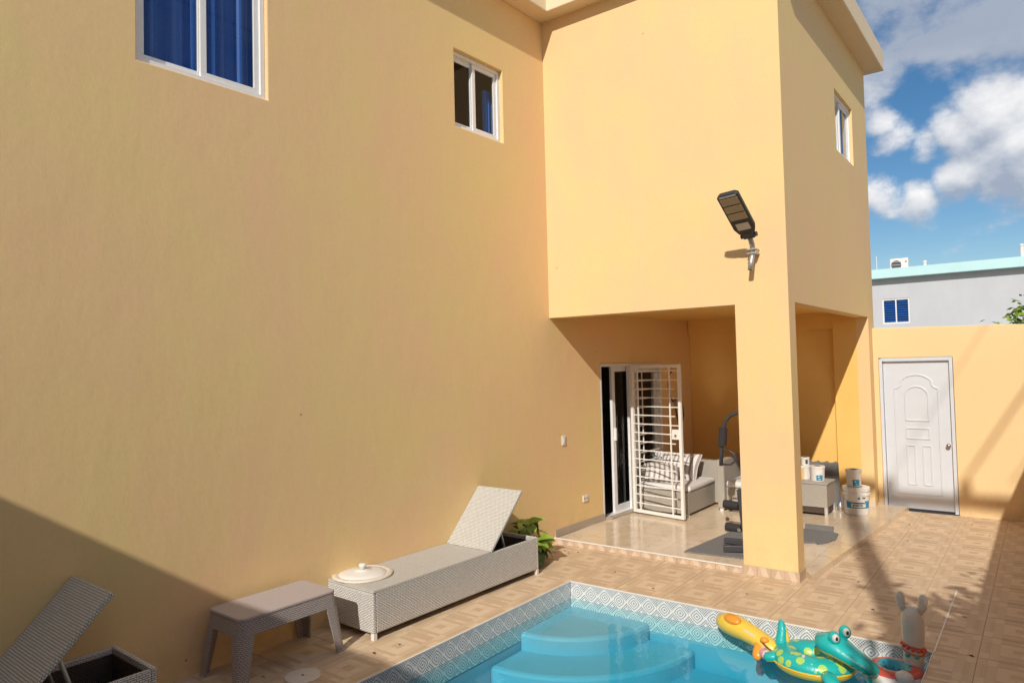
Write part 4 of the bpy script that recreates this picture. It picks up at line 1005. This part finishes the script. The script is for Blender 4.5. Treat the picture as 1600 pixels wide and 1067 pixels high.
def tub(name, label, loc, r, h, mats=None, cat='paint tub', lid=True, label_teal=True, yellow=False, facing=-1.18):
    t = thing(name, label, cat, loc, 0)
    MB().lathe([(r * .90, 0), (r * .92, .004), (r, h * .86), (r, h)], n=28).build('tub', M['white_plastic'], t, smooth=False)
    if lid: MB().lathe([(r * 1.0, h * .86), (r * 1.06, h * .87), (r * 1.06, h * .99), (r * .98, h * 1.01), (r * .5, h * 1.0)], n=28).build('lid', M['white_plastic'], t)
    def patch(a0, a1, z0, z1, mat, nm, o=.002, n=8):
        mb = MB()
        for k in range(n):
            q0, q1 = facing + a0 + (a1 - a0) * k / n, facing + a0 + (a1 - a0) * (k + 1) / n
            rr = lambda z: r * (.92 + .08 * z / (h * .86)) + o
            mb.face([(rr(z0) * math.cos(q0), rr(z0) * math.sin(q0), z0), (rr(z0) * math.cos(q1), rr(z0) * math.sin(q1), z0), (rr(z1) * math.cos(q1), rr(z1) * math.sin(q1), z1), (rr(z1) * math.cos(q0), rr(z1) * math.sin(q0), z1)])
        mb.build(nm, M[mat], t)
    if label_teal: patch(-.35, .62, h * .06, h * .42, 'teal_label', 'label'); patch(-.08, .12, h * .26, h * .34, 'label_white', 'print', .003, 3); patch(-.02, .3, h * .12, h * .16, 'label_white', 'print', .003, 3)
    if yellow: patch(-1.6, -.1, 0, h * .82, 'yellow_paint', 'paint_spill', .0025, 12)
    return t, patch
tub('paint_tub', 'white paint tub with a blue square label on the wicker table', (2.12, 9.42, .466), .085, .185)
tub('paint_tub', 'paint tub streaked with yellow paint on the wicker table', (1.935, 9.50, .466), .085, .17, label_teal=False, yellow=True)
t_, pt_ = tub('paint_can', 'small grey paint can stacked on the yellow streaked tub', (1.955, 9.50, .639), .052, .10, label_teal=False, cat='paint can'); pt_(-.1, .5, .02, .075, 'ink', 'label')
bk, patch = tub('paint_bucket', 'large white paint bucket with a blue wave label on the floor', (2.515, 9.63, PZ + .001), .150, .335, cat='bucket', label_teal=False)
patch(-1.05, 1.05, .085, .155, 'teal_label', 'label', .002, 14); patch(-1.05, -.55, .145, .165, 'teal_label', 'label', .0022, 5); patch(.5, 1.05, .145, .175, 'teal_label', 'label', .0022, 5)
patch(-.62, .58, .10, .140, 'label_white', 'label', .003, 8)
for k, (a0, a1) in enumerate(((-.48, -.36), (-.33, -.26), (-.22, -.10), (-.06, .02), (.06, .12), (.16, .28))): patch(a0, a1, .112, .130, 'ink', 'print', .004, 2)
patch(-.50, .42, .148, .158, 'ink', 'print', .003, 6); patch(.28, .56, .205, .22, 'ink', 'print', .003, 3); patch(-.10, .10, .195, .222, 'teal_label', 'emblem', .003, 3)
MB().lathe([(.150, .235), (.158, .237), (.158, .262), (.150, .264)], n=28).build('rim', M['white_plastic'], bk)
MB().tube([(.155 * math.cos(a_), .155 * math.sin(a_) , .24 - .10 * math.sin((a_ + 2.9) / 3.44 * math.pi)) for a_ in [-2.9 + 3.44 * k / 14 for k in range(15)]], .003, 5).build('handle', M['galv'], bk)
tub('paint_tub', 'grey white paint tub with a blue label on top of the large bucket', (2.495, 9.63, PZ + .341), .088, .205)
lm = thing('leaning_mat', 'dark grey foam mat with notched top edge leaning behind the wicker table', 'mat', (2.05, 9.9, PZ))
mb = MB(); prof = [(-.30, 0), (.22, 0), (.19, .56)]
x = .19
topz = []
for k in range(9): topz += [(.19 - k * .055, .56 + .008 * (k % 2)), (.19 - k * .055 - .03, .56 + .022 * ((k + 1) % 2))]
poly = [(-.30, 0), (.22, 0)] + topz + [(-.31, .56)]
V = [(px_, .02 + .10 * pz_, pz_) for px_, pz_ in poly] + [(px_, .045 + .10 * pz_, pz_) for px_, pz_ in poly]; n = len(poly)
mb.idx(V, [tuple(range(n)), tuple(range(2 * n - 1, n - 1, -1))] + [(i, n + i, n + (i + 1) % n, (i + 1) % n) for i in range(n)])
mb.build('foam_sheet', M['mat'], lm)
bt = thing('small_bottle', 'small grey plastic bottle on the floor beside the wicker table', 'bottle', (2.31, 9.70, PZ))
MB().lathe([(.032, 0), (.034, .01), (.034, .07), (.014, .10), (.014, .115), (.004, .116)], n=16).build('body', M['galv'], bt, smooth=True); MB().lathe([(.016, .114), (.016, .132), (.003, .133)], n=12).build('cap', M['curtain'], bt)

# ------------------------------------------------------------------ pool floats
dk = thing('yellow_float', 'yellow inflatable animal float with an orange wing at the far pool edge', 'pool float', (2.6, 5.32, WZ))
Ld = lambda p: Vector(p) - Vector((2.6, 5.32, WZ))
MB().loft([Ld(q) for q in ((2.335, 5.455, -.045), (2.36, 5.44, -.04), (2.42, 5.405, -.035), (2.50, 5.37, -.035), (2.60, 5.325, -.045), (2.70, 5.28, -.06), (2.78, 5.24, -.075), (2.84, 5.21, -.09), (2.865, 5.195, -.095))],
          [(.02, .02), (.06, .055), (.085, .075), (.092, .08), (.082, .07), (.075, .062), (.07, .055), (.055, .045), (.018, .018)], 18, m=0, m_low=1, low=-.45).build('body', [M['v_duck'], M['v_duck']], dk, smooth=True)
MB().tube([Ld((q[0] + .005, q[1] - .088, q[2] - .012)) for q in ((2.40, 5.42, -.035), (2.50, 5.365, -.035), (2.60, 5.33, -.045), (2.70, 5.29, -.06))], .003, 5).build('seam', M['v_yellow'], dk)
MB().ellipsoid(Ld((2.485, 5.33, .025)), .085, .045, .032, rot=Matrix.Rotation(-.48, 3, 'Z') @ Matrix.Rotation(.35, 3, 'X')).build('wing', M['v_orange'], dk, smooth=True)
MB().loft([Ld(q) for q in ((2.71, 5.24, -.055), (2.725, 5.19, -.085), (2.73, 5.14, -.125), (2.73, 5.12, -.15))], [(.022, .02), (.034, .024), (.036, .022), (.02, .012)], 12).build('foot', M['v_orange'], dk, smooth=True)
MB().ellipsoid(Ld((2.765, 5.20, -.03)), .032, .026, .022).build('beak', M['v_orange'], dk, smooth=True)
MB().tube([Ld(q) for q in ((2.74, 5.19, -.035), (2.80, 5.16, -.065), (2.86, 5.17, -.10))], .006, 6).build('mouth', M['cable'], dk)
for k in range(8):
    q = Vector((2.575 + k * .0155, 5.268 - k * .0072, -.005 - k * .0028)); MB().obox(Ld(q), Vector((.0055, -.0025, -.001)), Vector((.001, .003, .007)), Vector((0, -.002, .001))).build('print', M['v_white'], dk)
pk = thing('pink_float', 'small pink and white inflatable squeezed between the yellow and green floats', 'pool float', (2.83, 5.17, WZ))
MB().torus((0.0, 0.0, .05), .06, .055, .035, .035, 24, 10, lambda a_, p_: 0 if int(a_ / .52) % 2 else 1).build('ring', [M['v_pink'], M['v_white']], pk, smooth=True)

cr_ = thing('crocodile_float', 'teal and yellow inflatable crocodile ring with lime spots in the pool', 'pool float', (3.10, 5.20, WZ))
MB().torus((0, 0, .055), .175, .145, .098, .078, 48, 18, lambda a_, p_: 1 if math.sin(p_) < -.12 else 0).build('ring', [M['v_teal_spot'], M['v_yellow']], cr_, smooth=True)
MB().torus((0, 0, .046), .175 + .097, .145 + .097, .006, .0022, 48, 6).build('seam', M['v_yellow'], cr_, smooth=True)
MB().lathe([(.011, .0), (.011, .012), (.007, .014), (.002, .014)], (-.02, -.165, .128), 10).build('valve', M['v_white'], cr_)
hp_ = [(.06, -.095, .20), (.09, -.105, .235), (.14, -.118, .242), (.21, -.13, .225), (.28, -.148, .195), (.35, -.165, .168), (.41, -.18, .145), (.44, -.188, .135)]
MB().loft(hp_, [(.02, .02), (.085, .06), (.108, .075), (.102, .068), (.088, .055), (.078, .048), (.068, .042), (.022, .018)], 18, m=0, m_low=1, low=-.25).build('head', [M['v_teal'], M['v_yellow']], cr_, smooth=True)
for (x, y, z) in ((.185, -.185, .305), (.225, -.065, .315)):
    MB().ellipsoid((x, y, z), .040, .036, .045).build('eye_bump', M['v_teal'], cr_, smooth=True)
    dirv = Vector((.52, -.75, .15)).normalized()
    MB().ellipsoid(Vector((x, y, z + .003)) + dirv * .022, .024, .024, .028).build('eye', M['v_white'], cr_, smooth=True)
    MB().ellipsoid(Vector((x, y, z + .002)) + dirv * .038, .011, .011, .015).build('pupil', M['black'], cr_, smooth=True)
MB().ellipsoid((.245, -.215, .215), .026, .012, .022, rot=Matrix.Rotation(.3, 3, 'Z')).build('cheek', M['v_cheek'], cr_, smooth=True)
for (x, y, z, s_) in ((.285, -.115, .243, .03), (.33, -.14, .220, .022), (.305, -.175, .228, .018)): MB().ellipsoid((x, y, z), s_, s_ * .8, .008, rot=Matrix.Rotation(.45, 3, 'Y')).build('spot', M['v_yellow' if s_ < .02 else 'v_lime'] if 'v_lime' in M else M['v_yellow'], cr_, smooth=True)
for y in (-.195, -.22): MB().ellipsoid((.395, y + .035, .182), .006, .005, .005).build('nostril', M['black'], cr_)
mz = MB(); zz = [(.255 + .019 * k, -.228 - .002 * k + (.012 if k < 2 else 0), .182 - .0065 * k + (.006 if k % 2 else -.004)) for k in range(10)]
mz.tube(zz, .003, 5); mz.build('mouth_line', M['black'], cr_)
MB().loft([(-.22, .03, .06), (-.225, .05, .13), (-.222, .06, .20), (-.232, .065, .255), (-.24, .066, .27)], [(.055, .05), (.045, .045), (.035, .035), (.02, .02), (.005, .005)], 14).build('tail', M['v_teal'], cr_, smooth=True)
MB().loft([(-.185, .045, .09), (-.19, .05, .15), (-.205, .058, .21), (-.225, .062, .25)], [(.018, .022), (.018, .022), (.013, .016), (.004, .004)], 10).build('tail_ridge', M['v_yellow'], cr_, smooth=True)
MB().loft([(.13, -.19, .05), (.165, -.25, .055), (.20, -.29, .045), (.235, -.305, .04)], [(.04, .035), (.05, .035), (.05, .032), (.012, .01)], 14, m=0, m_low=1, low=-.4).build('foot', [M['v_teal'], M['v_yellow']], cr_, smooth=True)
MB().loft([(-.19, -.07, .055), (-.245, -.10, .06), (-.29, -.115, .05), (-.305, -.118, .045)], [(.035, .035), (.046, .036), (.04, .03), (.012, .01)], 14, m=0, m_low=1, low=-.4).build('foot', [M['v_teal'], M['v_yellow']], cr_, smooth=True)

lo_ = thing('llama_float', 'white inflatable llama ring with red trim and long neck in the pool corner', 'pool float', (3.598, 5.235, WZ))
def lmf(a_, p_):
    if math.cos(p_) < -.25: return 2
    if math.sin(p_) > .25 and math.cos(p_) < .75: return 1
    return 0
MB().torus((0, 0, .05), .115, .115, .072, .078, 44, 18, lmf).build('ring', [M['v_dots'], M['v_red'], M['v_aqua']], lo_, smooth=True)
nk = [(.095, .11, .03), (.097, .112, .10), (.10, .115, .17), (.10, .115, .26), (.10, .113, .34), (.10, .11, .41), (.10, .105, .46), (.10, .10, .487), (.10, .098, .497)]
MB().loft(nk, [(.055, .05), (.060, .054), (.061, .055), (.065, .058), (.069, .064), (.068, .066), (.056, .056), (.03, .03), (.006, .006)], 20, up=(0, 1, 0)).build('neck', M['v_grey'], lo_, smooth=True)
for s_ in (-1, 1):
    MB().loft([(.10 + s_ * .045, .105, .46), (.10 + s_ * .062, .105, .50), (.10 + s_ * .068, .105, .545), (.10 + s_ * .066, .105, .578), (.10 + s_ * .064, .105, .585)], [(.018, .018), (.027, .019), (.030, .019), (.017, .013), (.004, .004)], 12, up=(0, 1, 0)).build('ear', M['v_grey'], lo_, smooth=True)
ring_at = lambda z, r, dz, n=24, ph=0: [(.10 + r * math.cos(a_), .114 + r * .93 * math.sin(a_), z + dz * math.cos(a_ + ph)) for a_ in [2 * math.pi * k / n for k in range(n + 1)]]
MB().tube(ring_at(.245, .066, -.012), .006, 6).build('garland', M['v_red'], lo_)
MB().tube(ring_at(.205, .064, -.014, ph=.6), .006, 6).build('garland', M['v_red'], lo_)
for k in range(7):
    a_ = -3.0 + .5 * k; MB().ellipsoid((.10 + .065 * math.cos(a_), .114 + .06 * math.sin(a_), .230 - .012 * math.cos(a_)), .014, .014, .014, 8, 6).build('tassel', M['v_red'], lo_, smooth=True)
for a_ in (-2.1, -1.15): MB().ellipsoid((.10 + .060 * math.cos(a_), .114 + .055 * math.sin(a_), .185), .016, .016, .016, 10, 6).build('pompom', M['v_teal'], lo_, smooth=True)
MB().ellipsoid((.075, -.125, .10), .058, .05, .05).build('tail', M['v_grey'], lo_, smooth=True)

# ------------------------------------------------------------------ trees, leaves on the ground
def tree(name, label, loc, h, cr_c, cr_r, nleaf, seed, group=None, big=.11, lobes=7):
    rnd = random.Random(seed); t = thing(name, label, 'tree', loc, 0, group)
    tr_ = MB(); cc = Vector(cr_c); tr_.tube([(0, 0, -.05), (cc.x * .2, cc.y * .2, h * .3), (cc.x * .6, cc.y * .6, h * .62), (cc.x, cc.y, h)], [.09, .07, .055, .03], 8)
    ce = []
    for k in range(lobes):
        d = Vector((rnd.uniform(-1, 1), rnd.uniform(-1, 1), rnd.uniform(-.7, .9))).normalized() * rnd.uniform(.35, .95)
        q = cc + Vector((d.x * cr_r[0], d.y * cr_r[1], d.z * cr_r[2])); ce.append(q)
        tr_.tube([(cc.x * .6, cc.y * .6, h * .62), (Vector((cc.x * .6, cc.y * .6, h * .62)) + q) / 2 + Vector((0, 0, .1)), q], [.035, .022, .008], 6)
    tr_.build('trunk', M['bark'], t, smooth=True)
    lf = MB()
    for k in range(nleaf):
        q = rnd.choice(ce) + Vector((rnd.gauss(0, .34) * cr_r[0], rnd.gauss(0, .34) * cr_r[1], rnd.gauss(0, .30) * cr_r[2]))
        d = Vector((rnd.uniform(-1, 1), rnd.uniform(-1, 1), rnd.uniform(-.8, .4))).normalized(); s_ = d.cross(Vector((rnd.uniform(-1, 1), rnd.uniform(-1, 1), rnd.uniform(-1, 1)))).normalized(); L = big * rnd.uniform(.6, 1.3)
        lf.face([q, q + d * L * .5 + s_ * L * .22, q + d * L, q + d * L * .5 - s_ * L * .22], 0 if rnd.random() < .6 else 1)
    o = lf.build('crown', [M['leaf'], M['leaf_dark']], t)
    o['kind'] = 'stuff'
    return t
tree('garden_tree', 'green leafy tree whose top shows over the yellow yard wall', (4.55, 13.2, 0), 2.3, (-.05, 0, 2.45), (.55, .6, .38), 520, 3, big=.13)
tree('street_tree', 'leafy tree outside the boundary wall that dapples the patio at right', (5.75, 1.2, 0), 3.0, (-.35, .1, 3.2), (.50, 1.1, .62), 1700, 9, big=.16, lobes=9)
dl = MB(); rnd = random.Random(2)
for (x, y) in [(.62, 3.39), (2.75, 9.1), (3.1, 9.55), (3.52, 9.3), (3.7, 9.9), (3.9, 9.4), (2.35, 6.05), (3.06, 6.9), (3.3, 6.2), (3.55, 6.55), (1.1, 6.0), (3.9, 6.4), (3.2, 8.7), (.30, 2.72), (.66, 3.6), (1.9, 6.2), (2.9, 7.7), (3.75, 5.0), (4.0, 5.6), (1.62, 5.75), (.35, 6.35), (.27, 6.40), (.42, 6.42), (.20, 6.30)]:
    a_ = rnd.uniform(0, 6.28); L = rnd.uniform(.012, .026); d = Vector((math.cos(a_), math.sin(a_), 0)); s_ = Vector((-d.y, d.x, 0)); q = Vector((x, y, .003))
    dl.face([q - d * L, q + s_ * L * .4 + Vector((0, 0, .006)), q + d * L, q - s_ * L * .4])
ob = dl.build('fallen_leaves', M['cable']); ob['kind'] = 'stuff'

# ------------------------------------------------------------------ the street side: what throws the long shadows
SHY = -1.6; SH = (3.345 - SHY) * .6914
nh = thing('rear_house', 'plain cream house across the near end of the pool yard', 'house', (2, SHY - 3, 0))
MB().box(-6, 2.85, -3, 3, 0, SH - .02).build('wall', M['trim'], nh); MB().box(-6.0, 2.85, -3.0, 3.0, SH - .02, SH).build('roof', M['concrete'], nh)
PXp, PYp = 5.9, -2.42
up = thing('utility_pole', 'tall utility pole with crossarm and wires outside the yard', 'utility pole', (PXp, PYp, 0))
MB().tube([(0, 0, -.1), (0, 0, 4.5), (0, 0, 9.14)], [.14, .12, .10], 12).build('pole', M['concrete'], up, smooth=True)
MB().box(-.35, 2.0, -.06, .06, 8.98, 9.10).build('crossarm', M['bark'], up)
for x in (.54, 1.37): MB().lathe([(.05, 9.10), (.075, 9.14), (.05, 9.2), (.07, 9.25), (.03, 9.30)], (x, 0, 0), 10).build('insulator', M['concrete'], up)
for x, r in ((.54, .006), (1.37, .020), (1.85, .012)):
    MB().tube([(x + .096 * 45 * k / 10, 45 * k / 10, 9.30 - .9 * (1 - (1 - k / 5) ** 2) * .5) for k in range(11)], r, 5).build('wire', M['black'], up)
